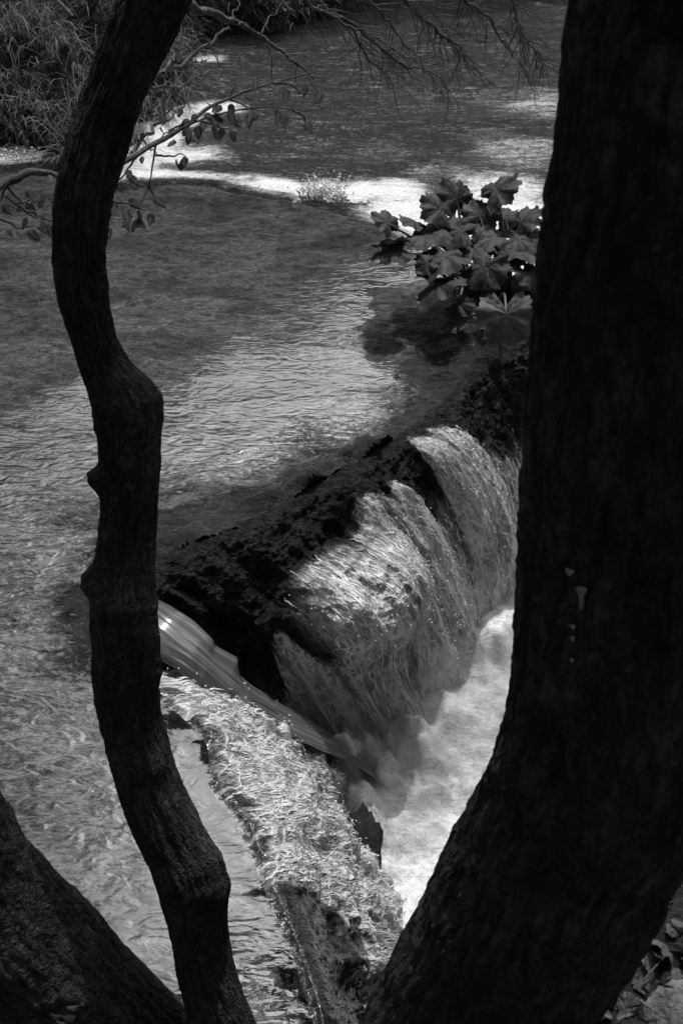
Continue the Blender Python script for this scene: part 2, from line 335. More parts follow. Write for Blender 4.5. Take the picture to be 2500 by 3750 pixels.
# ---------------------------------------------------------------- falls (lofts between lip and foot)
def loft(lip, base, zb, n, m, vpow, over=.10):
    L = resample([PZ(a, b, 0) for a, b in lip], n); B = resample([PZ(a, b, zb) for a, b in base], n)
    arc = np.r_[0, np.cumsum(np.linalg.norm(np.diff(L*.5+B*.5, axis=0), axis=1))]
    q = np.linspace(0, 1, m)
    D = B - L; D[:, 2] = 0
    S = L - D / np.linalg.norm(D, axis=1)[:, None] * over        # starts a little inside the shelf
    tot = np.linalg.norm((B - S)[:, :2], axis=1)[:, None]; hq = q**.80; q0 = (over*.55/tot)**(1/.8); vq = (np.clip((q[None, :] - q0)/(1 - q0), 0, 1))**vpow
    V = S[:, None, :] + (B - S)[:, None, :] * hq[None, :, None]; V[..., 2] = L[:, None, 2] + (zb - L[:, None, 2]) * vq + .010*sst(0, .05, q)[None, :] - .006
    dn = np.cross(np.gradient(V, axis=0), np.gradient(V, axis=1)); dn /= np.linalg.norm(dn, axis=2)[..., None] + 1e-9
    if dn[..., 2].mean() < 0: dn = -dn
    uv = np.stack(np.broadcast_arrays(arc[:, None], q[None, :] * np.linalg.norm(B - L, axis=1).mean()), -1)
    return V, dn, uv, arc, q
STR = []
n, m = 620, 330
V, N_, uv, arc, q = loft(lipA, baseA, LOW, n, m, 1.6, .06)
u, v = uv[..., 0], uv[..., 1]; Q = np.broadcast_to(q[None, :], u.shape); Sfr = np.broadcast_to(np.linspace(0, 1, n)[:, None], u.shape)
finger = fbm(u*3.2, v*.5, o=3, s=41); fine = fbm(u*13, v*1.6, o=4, s=42); lump = fbm(u*26, v*11, o=3, s=43)
stream = fbm((u + .05*finger)*7.5, v*.35, o=2, s=47)
start = np.interp(Sfr, [0, .15, .3, .42, .5, .6, .7, .8, .86, 1], [.42, .36, .24, .24, .28, .32, .36, .46, .66, .9]) + .10*finger + .06*fine - .30*stream
smask = sst(-.30, .22, stream + .25*sst(.35, .95, Q))
foam = sst(-.01, .10, Q - start) * (.16 + 1.05*smask + .30*fine) + .30*sst(.55, .95, Q) + .4*sst(.85, 1.0, Q)
foam = foam * np.interp(Sfr, [0, .1, .22, .3, 1], [.30, .45, .8, 1, 1])
ridg = 1 - 2.4*np.abs(fbm((u + .02*fine)*15, v*1.1, o=2, s=48))
disp = (.055*finger + .045*stream + .016*ridg)*sst(.03, .3, Q) + .022*fine*sst(.0, .25, Q) + .010*lump*sst(.05, .3, Q)
ic, qc = .75, .50
boul = np.exp(-(((Sfr-ic)/.10)**2 + ((Q-qc)/.20)**2)**1.5)
disp = disp + .26*boul; foam = np.maximum(foam, 1.35*sst(.15, .75, boul)*(.85+.35*fine)) + .12*np.clip(ridg, -.5, 1)*sst(0, .1, Q-start)
disp = disp - .05*np.exp(-((Sfr-.80)/.1)**2 - ((Q-.33)/.1)**2)
rim = 1 - sst(0, .12, Q); rough_rock = .07*(fbm(V[..., 0]*8, V[..., 1]*8, V[..., 2]*8, o=5, s=77, g=.6)) * (1-sst(-.05, .12, Q-start)) * sst(.0, .10, Q)
V = V + N_ * (disp + rough_rock)[..., None]
STR.append((V, N_, foam, 1400, 1600, 5, ('bright ragged threads of water on the wide waterfall', 'fine droplets leaping from the wide waterfall')))
obj('waterfall', mesh_np('waterfall', V.reshape(-1, 3), grid_faces(n, m), {'foam': np.clip(foam, 0, 1.4), 'slick': np.zeros(n*m)}, uv.reshape(-1, 2)), M_fall, kind='structure', label='wide ragged waterfall dropping off the dark mossy lip')

n, m = 520, 260
V, N_, uv, arc, q = loft(lipB, baseB, LOW+.02, n, m, 1.12, .05)
u, v = uv[..., 0], uv[..., 1]; Q = np.broadcast_to(q[None, :], u.shape); Sfr = np.broadcast_to(np.linspace(0, 1, n)[:, None], u.shape)
finger = fbm(u*7, v*.8, o=3, s=51); fine = fbm(u*16, v*2.5, o=4, s=52); lump = fbm(u*28, v*18, o=3, s=53)
stB = fbm(u*5, v*.4, o=2, s=57)
start = .05 + .12*finger + .09*fine - .10*(fine > .1) + np.interp(Sfr, [0, .12, .2, .66, .72, .86, 1], [.06, .02, .0, 0, .45, .5, .7])
foam = sst(-.01, .06, Q - start) * (.62 + .45*sst(-.3, .3, stB) + .3*fine) + .2*sst(.5, 1, Q)
disp = (.05*finger + .07*stB)*sst(.05, .4, Q) + .05*fbm(u*9, v*9, o=4, s=58)*sst(.1, .5, Q) + .024*fine*sst(0.03, .2, Q) + .012*lump*sst(.04, .15, Q)
V = V + N_ * disp[..., None]
STR.append((V, N_, foam, 700, 300, 6, ('bright broken threads of water on the near fall', 'fine droplets leaping from the near frothy fall')))
obj('waterfall', mesh_np('waterfall', V.reshape(-1, 3), grid_faces(n, m), {'foam': np.clip(foam, 0, 1.4), 'slick': np.ones(n*m)}, uv.reshape(-1, 2)), M_fall, kind='structure', label='near frothy waterfall over the smooth curved ledge')

def drops(name, pts, rs, mat, **kw):
    t_ = (1+5**.5)/2; I = np.array([(-1, t_, 0), (1, t_, 0), (-1, -t_, 0), (1, -t_, 0), (0, -1, t_), (0, 1, t_), (0, -1, -t_), (0, 1, -t_), (t_, 0, -1), (t_, 0, 1), (-t_, 0, -1), (-t_, 0, 1)]); I = I/np.linalg.norm(I[0])
    Fi = np.array([(0,11,5),(0,5,1),(0,1,7),(0,7,10),(0,10,11),(1,5,9),(5,11,4),(11,10,2),(10,7,6),(7,1,8),(3,9,4),(3,4,2),(3,2,6),(3,6,8),(3,8,9),(4,9,5),(2,4,11),(6,2,10),(8,6,7),(9,8,1)])
    P = np.asarray(pts); n_ = len(P); V = P[:, None, :] + I[None]*np.asarray(rs)[:, None, None]*rng.uniform(.7, 1.4, (n_, 1, 3)); F = (np.arange(n_)[:, None, None]*12 + Fi[None]).reshape(-1, 3)
    return obj(name, mesh_np(name, V.reshape(-1, 3), F), mat, **kw)
def strands(V, Nn, foam, cnt, ndrop, seed, label):
    rg = np.random.default_rng(seed); n_, m_ = foam.shape; VV = []; FF = []; o_ = 0
    wgt = np.clip(foam, 0, 1.2) * (vn(np.arange(n_)[:, None]*.09, np.arange(m_)[None, :]*.012, 0, seed) > -.25) * (1 - .5*np.linspace(0, 1, m_)[None, :]); wgt = wgt.ravel() / wgt.sum()
    idx = rg.choice(n_*m_, cnt, p=wgt); I, J = idx // m_, idx % m_; K = 7
    for i, j in zip(I, J):
        L = rg.integers(m_//60, m_//18); jj = np.clip(j + np.linspace(0, L, K), 0, m_-1.001); ii = np.clip(i + np.cumsum(rg.normal(0, .6, K)), 0, n_-1.001)
        a, b = ii.astype(int), jj.astype(int); P = V[a, b] + Nn[a, b]*rg.uniform(.002, .016) + rg.normal(0, .0015, (K, 3)); P[:, :] = (P + np.roll(P, 1, 0))/2 if False else P
        w_ = rg.uniform(.0010, .0030) * np.sin(np.linspace(.25, 2.9, K)); S = np.cross(np.gradient(P, axis=0), Nn[a, b]); S /= np.linalg.norm(S, axis=1)[:, None] + 1e-9
        up = Nn[a, b]*w_[:, None]*.8
        VV.append(np.stack([P - S*w_[:, None], P + up, P + S*w_[:, None]], 1).reshape(-1, 3))
    F0 = np.array([[3*k+c, 3*k+c+1, 3*k+c+4, 3*k+c+3] for k in range(K-1) for c in (0, 1)]); F = (np.arange(cnt)[:, None, None]*3*K + F0[None]).reshape(-1, 4)
    obj('water_strands', mesh_np('water_strands', np.concatenate(VV), F), M_spray, kind='stuff', label=label[0], category='water')
    wgt = np.clip(foam, 0, 1.2).ravel(); wgt /= wgt.sum(); idx = rg.choice(n_*m_, ndrop, p=wgt)
    P = V.reshape(-1, 3)[idx] + Nn.reshape(-1, 3)[idx]*np.abs(rg.normal(0, .022, (ndrop, 1))) + rg.normal(0, .004, (ndrop, 3))
    drops('droplets', P, rg.uniform(.0010, .0036, ndrop), M_spray, kind='stuff', label=label[1], category='water')
for a_ in STR: strands(*a_)
# smooth jet of water that shoots through the notch between the two falls
jc = [(480, 2190, -.02), (600, 2290, -.03), (740, 2400, -.08), (880, 2515, -.21), (1030, 2605, -.39), (1200, 2690, -.64), (1400, 2800, -1.04)]
jw = [110, 145, 150, 130, 120, 160, 240]
def ribbon(name, cl, wd, mat, arch, n=220, m=60, seed=0, **kw):
    C = resample([PZ(a, b, z) for a, b, z in cl], n); dd = np.array([depth(p) for p in C]); wpx = np.interp(np.linspace(0, 1, n), np.linspace(0, 1, len(wd)), wd)
    T = np.gradient(C, axis=0); S = np.cross(T, [0, 0, 1.0]); S /= np.linalg.norm(S, axis=1)[:, None]; NN = np.cross(S, T); NN /= np.linalg.norm(NN, axis=1)[:, None]
    a = np.linspace(-1, 1, m); hw = wpx / FPX * dd / 2 * 1.4 * (1 + .25*fbm(np.linspace(0, 9, n), seed, o=3))
    V = C[:, None, :] + S[:, None, :] * (hw[:, None] * a[None, :])[..., None] + NN[:, None, :] * (arch * (1 - a**2) - .02)[None, :, None]
    uu = np.broadcast_to(a[None, :]*.1, (n, m)); vv = np.broadcast_to(np.linspace(0, 1.2, n)[:, None], (n, m))
    V = V + NN[:, None, :] * (.007*fbm(uu*30 + vv*1.5, vv*2, o=4, s=seed))[..., None]
    fo = fbm(uu*120, vv*3, o=3, s=seed+1)*.6 + vv*.5
    return obj(name, mesh_np(name, V.reshape(-1, 3), grid_faces(n, m), {'foam': fo}, np.stack([uu, vv], -1).reshape(-1, 2)), mat, **kw)
ribbon('water_jet', jc, jw, M_jet, .018, seed=61, kind='structure', label='smooth streaked tongue of water shooting through the notch')

# ---------------------------------------------------------------- lower river
ny, nx = 760, 620
yy = .4 * (70/.4) ** np.linspace(0, 1, ny) ** 1.0
xx = np.linspace(-1, 1, nx); 
Yr = np.broadcast_to(yy[:, None], (ny, nx)); Xr = xx[None, :] * (1.4 + .62*Yr)
def pxw(px, py): return PZ(px, py, LOW)[:2]
foam = np.zeros_like(Xr)
KF = .58
blobs = [ # px, py, rx_px, ry_px, strength
 (450, 600, 140, 60, 1.7), (560, 500, 120, 70, 1.6), (660, 420, 100, 48, 1.6), (790, 390, 120, 28, 1.3), (640, 560, 200, 45, 1.1), (800, 470, 110, 30, .55),
 (60, 565, 150, 40, 1.3), (760, 215, 90, 28, .95), (830, 175, 60, 15, .6), (700, 640, 330, 22, .85), (900, 640, 140, 20, .8), (980, 690, 130, 18, .8),
 (1190, 700, 120, 50, 1.1), (1330, 700, 130, 50, 1.0), (1450, 700, 160, 60, .95), (1500, 780, 200, 60, 1.25), (1680, 840, 260, 110, 1.35), (1900, 850, 260, 150, 1.35),
 (1850, 700, 260, 90, .95), (1900, 1050, 200, 200, 1.3), (1560, 620, 120, 40, .5), (1900, 560, 250, 80, .6), (2000, 380, 260, 70, .55), (1700, 620, 300, 50, .45), (1300, 560, 500, 60, .30), (1000, 420, 260, 40, .25),
 (1850, 2450, 330, 400, 1.5), (1700, 2900, 420, 420, 1.35), (1500, 3300, 300, 400, 1.1), (2100, 2000, 300, 400, 1.4), (1300, 2750, 300, 120, 1.3), (1400, 2850, 260, 160, 1.4)]
for a, b, rx, ry, s in blobs:
    c = pxw(a, b); ex = abs(pxw(a+rx, b)[0] - c[0]); ey = abs(pxw(a, b-ry)[1] - pxw(a, b+ry)[1]) / 2
    s = (s*KF if a < 1100 else s*.74) if b < 1200 else s*.8
    foam = np.maximum(foam, s * np.exp(-(((Xr-c[0])/ex)**2 + ((Yr-c[1])/ey)**2)**1.3 * .9))
wbA = [tuple(pxw(a, b)) for a, b in baseA]; wbB = [tuple(pxw(a, b)) for a, b in baseB]; dfa, dfb = dist_poly(Xr, Yr, wbA), dist_poly(Xr, Yr, wbB)
foam = np.maximum(foam, 1.0*np.exp(-(dfa/.45)**2)*(Yr < 5))
lipd = dist_poly(Xr, Yr, [tuple(PZ(a, b-16, LOW)[:2]) for a, b in back_lip]); foam = np.maximum(foam, (.50 + 1.0*fbm(Xr*1.7, Yr*1.7, o=4, s=85))*np.exp(-(lipd/.20)**2)*(Yr > 4.5))
foam = foam + .14*fbm(Xr*.35, Yr*.7, o=3, s=70)
near = sst(5.2, 4.0, Yr)
Zr = LOW + .05*fbm(Xr*.8, Yr*1.6, o=4, s=71) + .05*np.clip(foam, 0, 1.2)*fbm(Xr*4, Yr*4, o=4, s=72) + near*.05*fbm(Xr*7, Yr*7, o=4, s=73) + near*.008*fbm(Xr*22, Yr*22, o=3, s=74)
Zr = Zr + (.08*np.exp(-(dfa/.13)**2) + .10*np.exp(-(dfb/.12)**2))*(1 + 1.2*fbm(Xr*6, Yr*6, o=3, s=75))*(Yr < 5)
jm = pxw(1360, 2770); Zr = Zr + .11*np.exp(-(((Xr-jm[0])/.30)**2 + ((Yr-jm[1])/.22)**2)) * (1 + 1.6*fbm(Xr*11, Yr*11, o=4, s=79))
Zr = Zr + .12*np.exp(-(((Xr-pxw(1850, 2400)[0])/.35)**2 + ((Yr-pxw(1850, 2400)[1])/.5)**2))
obj('river', mesh_np('river', np.stack([Xr, Yr, Zr], -1).reshape(-1, 3), grid_faces(ny, nx)[:, ::-1], {'foam': np.clip(foam, -.3, 1.5)}), M_river, kind='structure', label='dark rippled river with white churned foam below the shelf')

# far ground out to the horizon
g = np.linspace(-1, 1, 60); GX, GY = np.meshgrid(g*300, 70 + g*120 + 0, indexing='ij')
obj('ground', mesh_np('ground', np.stack([GX*1.0, GY*3 - 0, np.full_like(GX, -1.7)], -1).reshape(-1, 3), grid_faces(60, 60)), M_soil, kind='structure')

# ---------------------------------------------------------------- grassy bank, upper left
bank_px = [(-700, 560), (0, 530), (150, 560), (300, 620), (430, 600), (500, 540), (560, 450), (640, 405), (705, 370), (715, 270), (660, 200), (720, 150), (860, 130), (1000, 130), (1120, 90), (1300, 40), (1500, -30), (1900, -120), (2400, -200)]
bw_ = [tuple(pxw(a, b)) for a, b in bank_px]
bank_poly = bw_ + [(30, 60), (-30, 60), (-30, bw_[0][1])]
def bank_h(x, y):
    x = np.asarray(x, float); y = np.asarray(y, float)
    d = dist_poly(x, y, bw_); i = inpoly(x, y, bank_poly)
    h = 1.25 * (1 - np.exp(-d/.9)) + .05*d + .12*fbm(x*1.5, y*1.5, o=3, s=80)*sst(0, .5, d)
    return np.where(i, LOW - .05 + h, LOW - .35 - np.minimum(d, 1)*.2), d, i
nb1, nb2 = 260, 260
BX, BY = np.meshgrid(np.linspace(-14, 6, nb1), 6.5 + 34*np.linspace(0, 1, nb2)**1.7, indexing='ij')
BH, bd, bi = bank_h(BX, BY)
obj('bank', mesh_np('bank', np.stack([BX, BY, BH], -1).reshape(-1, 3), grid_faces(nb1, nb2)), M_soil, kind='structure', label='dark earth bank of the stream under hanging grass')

def blades(roots, lens, dirs, width, mat, name, seg=5, droop=1.0, **kw):
    r = np.asarray(roots); n = len(r); L = np.asarray(lens)[:, None]; D = np.asarray(dirs); side = np.cross(D, [0, 0, 1.0]); side /= np.linalg.norm(side, axis=1)[:, None] + 1e-9
    tw = rng.normal(0, .5, (n, 1)); side = side*np.cos(tw) + np.array([0, 0, 1.0])*np.sin(tw)*.6
    V = np.zeros((n, seg+1, 2, 3)); vel = np.array([0, 0, 1.0]) * rng.uniform(.5, 1.1, (n, 1)) + D * rng.uniform(.25, .8, (n, 1)); p = r.copy(); wd = np.asarray(width)[:, None]
    for k in range(seg+1):
        f = 1 - (k/seg)**1.6 * .95
        V[:, k, 0] = p - side*wd*f; V[:, k, 1] = p + side*wd*f
        vv = vel / np.linalg.norm(vel, axis=1)[:, None]; p = p + vv*L/seg; vel = vv + np.array([0, 0, -1.0])*droop*(.22 + .12*k)*rng.uniform(.6, 1.3, (n, 1))
    Fb = np.array([[2*k, 2*k+1, 2*k+3, 2*k+2] for k in range(seg)]); Ff = (np.arange(n)[:, None, None]*(seg+1)*2 + Fb[None]).reshape(-1, 4)
    return obj(name, mesh_np(name, V.reshape(-1, 3), Ff), mat, **kw)
# tufts: choose roots on the bank that the photograph can see
def bank_roots(n, x0, x1, y0, y1):
    x = rng.uniform(x0, x1, n*6); y = rng.uniform(y0, y1, n*6); h, d, i = bank_h(x, y)
    px = np.array([x, y, h - CAM_H]).T; dp = px @ FW; sx = 1250 + px @ RT / dp * FPX; sy = 1875 - px @ UP / dp * FPX
    k = i & (d < 6) & (sx > -300) & (sx < 1500) & (sy > -400); k = np.where(k)[0][:n]
    return np.stack([x[k], y[k], h[k]], 1), d[k]
tc, td = bank_roots(900, -6, 1.5, 8, 17)
roots, dirs, lens = [], [], []
for c, d in zip(tc, td):
    n_ = rnd.randint(7, 16); base_a = math.atan2(-1, .35) + rnd.gauss(0, .55)
    for k in range(n_):
        a = base_a + rnd.gauss(0, .55); roots.append((c[0]+rnd.gauss(0, .05), c[1]+rnd.gauss(0, .05), c[2]-.03)); dirs.append((math.cos(a), math.sin(a), 0)); lens.append(rnd.uniform(.28, .72))
blades(np.array(roots), np.array(lens), np.array(dirs), rng.uniform(.004, .0085, len(roots)), M_grass, 'grass', kind='stuff', label='long drooping grass hanging over the far left bank', category='grass')

# ---------------------------------------------------------------- tubes
def tube(points, radii, seg=8, seed=0, bark=0.0, cap=True):
    P = np.asarray(points, float); n = len(P); T = np.gradient(P, axis=0); T /= np.linalg.norm(T, axis=1)[:, None] + 1e-12
    ref = np.array([1.0, 0, 0]) if abs(T[0, 0]) < .9 else np.array([0, 1.0, 0])
    A = np.zeros_like(P); a = ref
    for i in range(n):
        a = a - T[i]*(a @ T[i]); a = a/np.linalg.norm(a); A[i] = a
    B = np.cross(T, A); th = np.linspace(0, 2*math.pi, seg, endpoint=False)
    r = np.asarray(radii, float)[:, None] * np.ones((1, seg))
    V = P[:, None, :] + (A[:, None, :]*np.cos(th)[None, :, None] + B[:, None, :]*np.sin(th)[None, :, None]) * r[..., None]
    arc = np.r_[0, np.cumsum(np.linalg.norm(np.diff(P, axis=0), axis=1))]
    uv = np.stack(np.broadcast_arrays((np.minimum(th, 2*math.pi-th)/math.pi)[None, :], arc[:, None]), -1)
    F = grid_faces(n, seg)
    i = np.arange(n-1); Fw = np.stack([i*seg+seg-1, (i+1)*seg+seg-1, (i+1)*seg, i*seg], 1); F = np.r_[F, Fw]
    return V, F, uv, (A, B, T, th, arc)
def stick(name, pts, r0, r1, mat, parent=None, seg=6, n=14, **kw):
    P = resample(pts, n) if len(pts) > 2 else np.linspace(pts[0], pts[1], n)
    V, F, uv, _ = tube(P, np.linspace(r0, r1, n), seg)
    o = obj(name, mesh_np(name, V.reshape(-1, 3), F[:, ::-1], None, uv.reshape(-1, 2)), mat, **kw)
    if parent is not None: under(o, parent)
    return o
def trunk(name, rows, knots, mat, parent, bark=.006, ridge=.006, seg=150, n=520, seed=0, depthf=None, **kw):
    rows = np.asarray(rows, float); py = rows[:, 2]; t = np.linspace(0, 1, len(rows)); 
    cx = (rows[:, 0]+rows[:, 1])/2; d = np.interp(py, depthf[0], depthf[1])
    P = np.array([PD(a, b, c) for a, b, c in zip(cx, py, d)])
    sl = np.gradient(cx)/np.gradient(py); rad = (rows[:, 1]-rows[:, 0])/2*np.cos(np.arctan(sl))/FPX*d
    PR = resample(np.c_[P, rad], n)
    V, F, uv, (A, B, T, th, arc) = tube(PR[:, :3], PR[:, 3], seg)
    C = PR[:, None, :3]; dirv = V - C; rr = np.linalg.norm(dirv, axis=2); dirv /= rr[..., None]
    c, s = np.cos(th)[None, :], np.sin(th)[None, :]; ar = arc[:, None]
    k = PR[:, 3].mean()/.1
    rid = 1 - np.abs(fbm(c*9*k, s*9*k, ar*5.5, o=4, s=seed))*2.2; rid = np.clip(rid, -1, 1)
    ds = ridge*rid + bark*fbm(c*26*k, s*26*k, ar*24, o=3, s=seed+3) + .012*fbm(c*1.3, s*1.3, ar*3, o=3, s=seed+6)
    for (kx, ky, out, rk, hk) in knots:                         # knot: pixel seat, side -1..1 across, radius, height
        dk = np.interp(ky, depthf[0], depthf[1]); cxk = np.interp(ky, py, cx); rk_ = np.interp(ky, py, rad)
        pk = PD(cxk, ky, dk) + RT*rk_*out - FW*rk_*math.sqrt(max(0, 1-out*out))*.9
        e = np.linalg.norm(V - pk[None, None, :], axis=2); ds = ds + hk*np.exp(-(e/rk)**2)*(1+.25*fbm(V[..., 0]*30, V[..., 1]*30, V[..., 2]*30, o=2, s=5)) - hk*.35*np.exp(-(e/(rk*.35))**2)
    V = V + dirv*ds[..., None]
    o = obj(name, mesh_np(name, V.reshape(-1, 3), F[:, ::-1], None, uv.reshape(-1, 2)), mat, **kw)
    return under(o, parent)

def leafcards(name, centres, size, mat, parent=None, **kw):
    c = np.asarray(centres); n = len(c); a = rng.normal(size=(n, 3)); a /= np.linalg.norm(a, axis=1)[:, None]; b = np.cross(a, rng.normal(size=(n, 3))); b /= np.linalg.norm(b, axis=1)[:, None]
    s = np.asarray(size)[:, None] if np.ndim(size) else np.full((n, 1), size); k = np.cross(a, b)
    V = np.stack([c - a*s, c + b*s*.42 + k*s*.1, c + a*s, c - b*s*.42 + k*s*.1], 1).reshape(-1, 3); F = np.arange(4*n).reshape(-1, 4)
    o = obj(name, mesh_np(name, V, F, {'vein': np.zeros(4*n)}, smooth=False), mat, **kw)
    if parent is not None: under(o, parent)
    return o
def clump_points(cs, n_each, rad, flat=.75, var=.27):
    out = []
    for c in cs:
        p = rng.normal(size=(n_each, 3)); p /= np.linalg.norm(p, axis=1)[:, None]; p *= (rng.uniform(.35, 1, (n_each, 1))**.5)*rad*rng.uniform(1-var, 1+var); p[:, 2] *= flat; out.append(p + np.asarray(c))
    return np.concatenate(out)

# ================================================================== THE THREE NEAR TREES
# curved trunk: (left, right, y) of its outline, from top to bottom
rows = [(640, 900, -420), (560, 820, -250), (495, 755, -120), (434, 690, 0), (383, 630, 120), (343, 566, 239), (307, 510, 359), (272, 470, 478), (240, 434, 598), (217, 401, 717), (209, 381, 837), (209, 370, 949), (216, 372, 1000), (228, 380, 1070), (243, 391, 1139), (263, 410, 1219), (284, 436, 1298),
 (298, 462, 1350), (312, 520, 1400), (325, 560, 1440), (336, 574, 1480), (351, 585, 1540), (370, 590, 1600), (381, 586, 1660), (383, 578, 1721), (384, 574, 1793), (385, 569, 1896), (378, 562, 1997), (358, 556, 2092), (356, 550, 2188), (352, 555, 2284), (354, 568, 2379), (352, 575, 2443), (351, 580, 2507), (364, 590, 2602), (386, 605, 2695),
 (415, 641, 2819), (440, 676, 2915), (475, 722, 3010), (523, 775, 3106), (555, 803, 3170), (582, 818, 3233), (609, 820, 3329), (630, 822, 3425), (650, 835, 3520), (666, 858, 3616), (690, 888, 3680), (706, 915, 3750), (735, 960, 3850), (770, 1010, 3980)]
T1 = thing('crooked_tree', 'crooked thin tree with knotted dark trunk snaking down the left side', 'tree', PD(860, 3900, 2.23))
dep1 = ([-450, 0, 1200, 2400, 3750, 4000], [1.72, 1.84, 1.95, 2.08, 2.21, 2.25])
knots1 = [(590, 1435, .95, .045, .022), (590, 1520, .8, .05, .012), (345, 1755, -1.0, .022, .035), (335, 2130, -1.0, .03, .028), (440, 2270, .25, .06, .022), (585, 2440, .97, .032, .014), (560, 2340, .8, .03, .010), (600, 2780, .5, .03, .012), (710, 3200, .4, .06, .016), (800, 3200, .9, .06, .012), (345, 1500, .2, .05, -.006), (470, 2200, .5, .03, .01)]
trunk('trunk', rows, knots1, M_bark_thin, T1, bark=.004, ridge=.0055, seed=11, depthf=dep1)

rows2 = [(2230, 3000, -450), (2150, 2960, -200), (2092, 2940, 0), (2078, 2930, 200), (2058, 2915, 400), (2040, 2900, 550), (2020, 2880, 700), (2000, 2860, 850), (1988, 2850, 1000), (1970, 2830, 1250), (1952, 2810, 1500), (1940, 2790, 1800), (1926, 2765, 2050), (1915, 2740, 2250), (1896, 2710, 2450), (1870, 2680, 2620), (1838, 2650, 2760), (1790, 2620, 2880), (1725, 2540, 3000), (1665, 2475, 3120), (1590, 2405, 3260), (1520, 2350, 3390), (1445, 2250, 3530), (1385, 2170, 3640), (1330, 2090, 3750), (1275, 2010, 3870), (1215, 1930, 4000)]
T2 = thing('large_tree', 'massive black leaning trunk filling the right side of the view', 'tree', PD(1560, 4000, 1.8))
dep2 = ([-450, 0, 1500, 2600, 3750, 4000], [1.0, 1.12, 1.28, 1.45, 1.78, 1.84])
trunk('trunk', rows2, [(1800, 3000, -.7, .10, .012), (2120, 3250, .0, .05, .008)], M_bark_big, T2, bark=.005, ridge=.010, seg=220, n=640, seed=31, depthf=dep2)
# pale lichen flecks and a dried drip on the big trunk
t = NT('lichen'); M_lichen = t.done(t.prin(t.mr(t.noise(t.coord('Object'), 120, 3), .3, .7, .12, .3), .9))
def fleck(px, py, w_, h_, parent=T2):
    d0 = np.interp(py, *dep2); cxk = np.interp(py, [r[2] for r in rows2], [(r[0]+r[1])/2 for r in rows2]); hwk = np.interp(py, [r[2] for r in rows2], [(r[1]-r[0])/2 for r in rows2])
    o_ = (px-cxk)/hwk; rr = hwk/FPX*d0; d = d0 - rr*math.sqrt(max(0.02, 1-o_*o_))*1.0 - .006
    sc = d/FPX; k = 26; a = np.linspace(0, 2*math.pi, k, endpoint=False); c = PD(px, py, d); o1 = PD(px, py, d+.01)
    rr_ = 1 + .25*np.sin(a*3+px) + .12*np.sin(a*7)
    ring = np.array([c + RT*math.cos(x)*w_/2*sc*q_ + UP*math.sin(x)*h_/2*sc*q_ for x, q_ in zip(a, rr_)]); back = ring + FW*.012
    V = np.r_[[c - FW*.001], ring, back]; F = []
    F = [(0, 1+i, 1+(i+1) % k, 1+(i+1) % k) for i in range(k)]
    me = bpy.data.meshes.new('lichen_patch'); me.from_pydata([tuple(x) for x in V], [], [(0, 1+i, 1+(i+1) % k) for i in range(k)] + [(1+i, 1+k+i, 1+k+(i+1) % k, 1+(i+1) % k) for i in range(k)])
    o = obj('lichen_patch', me, M_lichen); under(o, parent)
for a in [(2087, 2094, 26, 22), (2130, 2165, 32, 34), (2131, 2205, 12, 46), (2098, 2297, 13, 15), (2098, 2340, 13, 17), (2093, 2419, 13, 15)]: fleck(*a)

rows3 = [(-900, -420, 2500), (-700, -160, 2700), (-520, 0, 2900), (-460, 62, 3060), (-400, 150, 3210), (-330, 300, 3350), (-220, 450, 3485), (-80, 590, 3635), (80, 705, 3750), (220, 830, 3880), (340, 940, 4000)]
T3 = thing('leaning_tree', 'dark leaning trunk cut off by the bottom left corner', 'tree', PD(640, 4000, 2.3))
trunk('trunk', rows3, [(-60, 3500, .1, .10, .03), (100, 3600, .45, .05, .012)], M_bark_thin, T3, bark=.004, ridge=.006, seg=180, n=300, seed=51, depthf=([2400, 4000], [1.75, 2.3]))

# unseen crowns of the near trees, over, behind and ahead of the photographer
for T, cs in ((T1, [(-.6, 1.2, 4.8), (-1.6, .6, 5.4), (.2, .2, 5.6), (-.9, 2.0, 5.8), (-2.4, 1.6, 5.0), (-1.8, -1.2, 5.2)]), (T2, [(1.6, 1.0, 4.9), (2.6, 1.6, 5.4), (1.0, -.6, 5.4), (2.4, 2.8, 4.6), (3.2, .2, 5.2), (.9, 1.8, 5.9), (2.0, -1.6, 5.4)]), (T3, [(-3.6, 5.0, 5.6), (-3.2, 6.2, 6.6), (-4.2, 6.4, 5.8), (-4.9, 5.4, 5.4), (-3.4, .4, 4.6), (-3.6, 2.2, 5.2), (-2.8, -.8, 4.8), (-4.6, 1.2, 4.6)])):  # leaning tree's forward clumps added to darken the pool's reflection and shade it
    leafcards('crown', clump_points(cs, 900, 1.15), .11, M_crown, T)
stick('upper_trunk', [PD(770, -420, 1.72), (-.8, 1.9, 3.2), (-.9, 1.5, 4.6)], .07, .04, M_bark_thin, T1, seg=10)
stick('upper_trunk', [PD(2600, -420, 1.0), (.9, 1.2, 3.4), (1.6, 1.0, 5.0)], .12, .06, M_bark_big, T2, seg=10)
stick('upper_trunk', [PD(-650, 2550, 1.78), (-1.8, 1.6, 2.6), (-3.2, 1.0, 4.6)], .13, .05, M_bark_thin, T3, seg=10)
stick('bough', [(-2.9, 1.2, 4.0), (-3.6, 3.0, 5.0), (-3.4, 5.2, 5.8), (-3.2, 6.4, 6.6)], .06, .02, M_bark_thin, T3, seg=8)  # unseen, added to carry the forward clumps

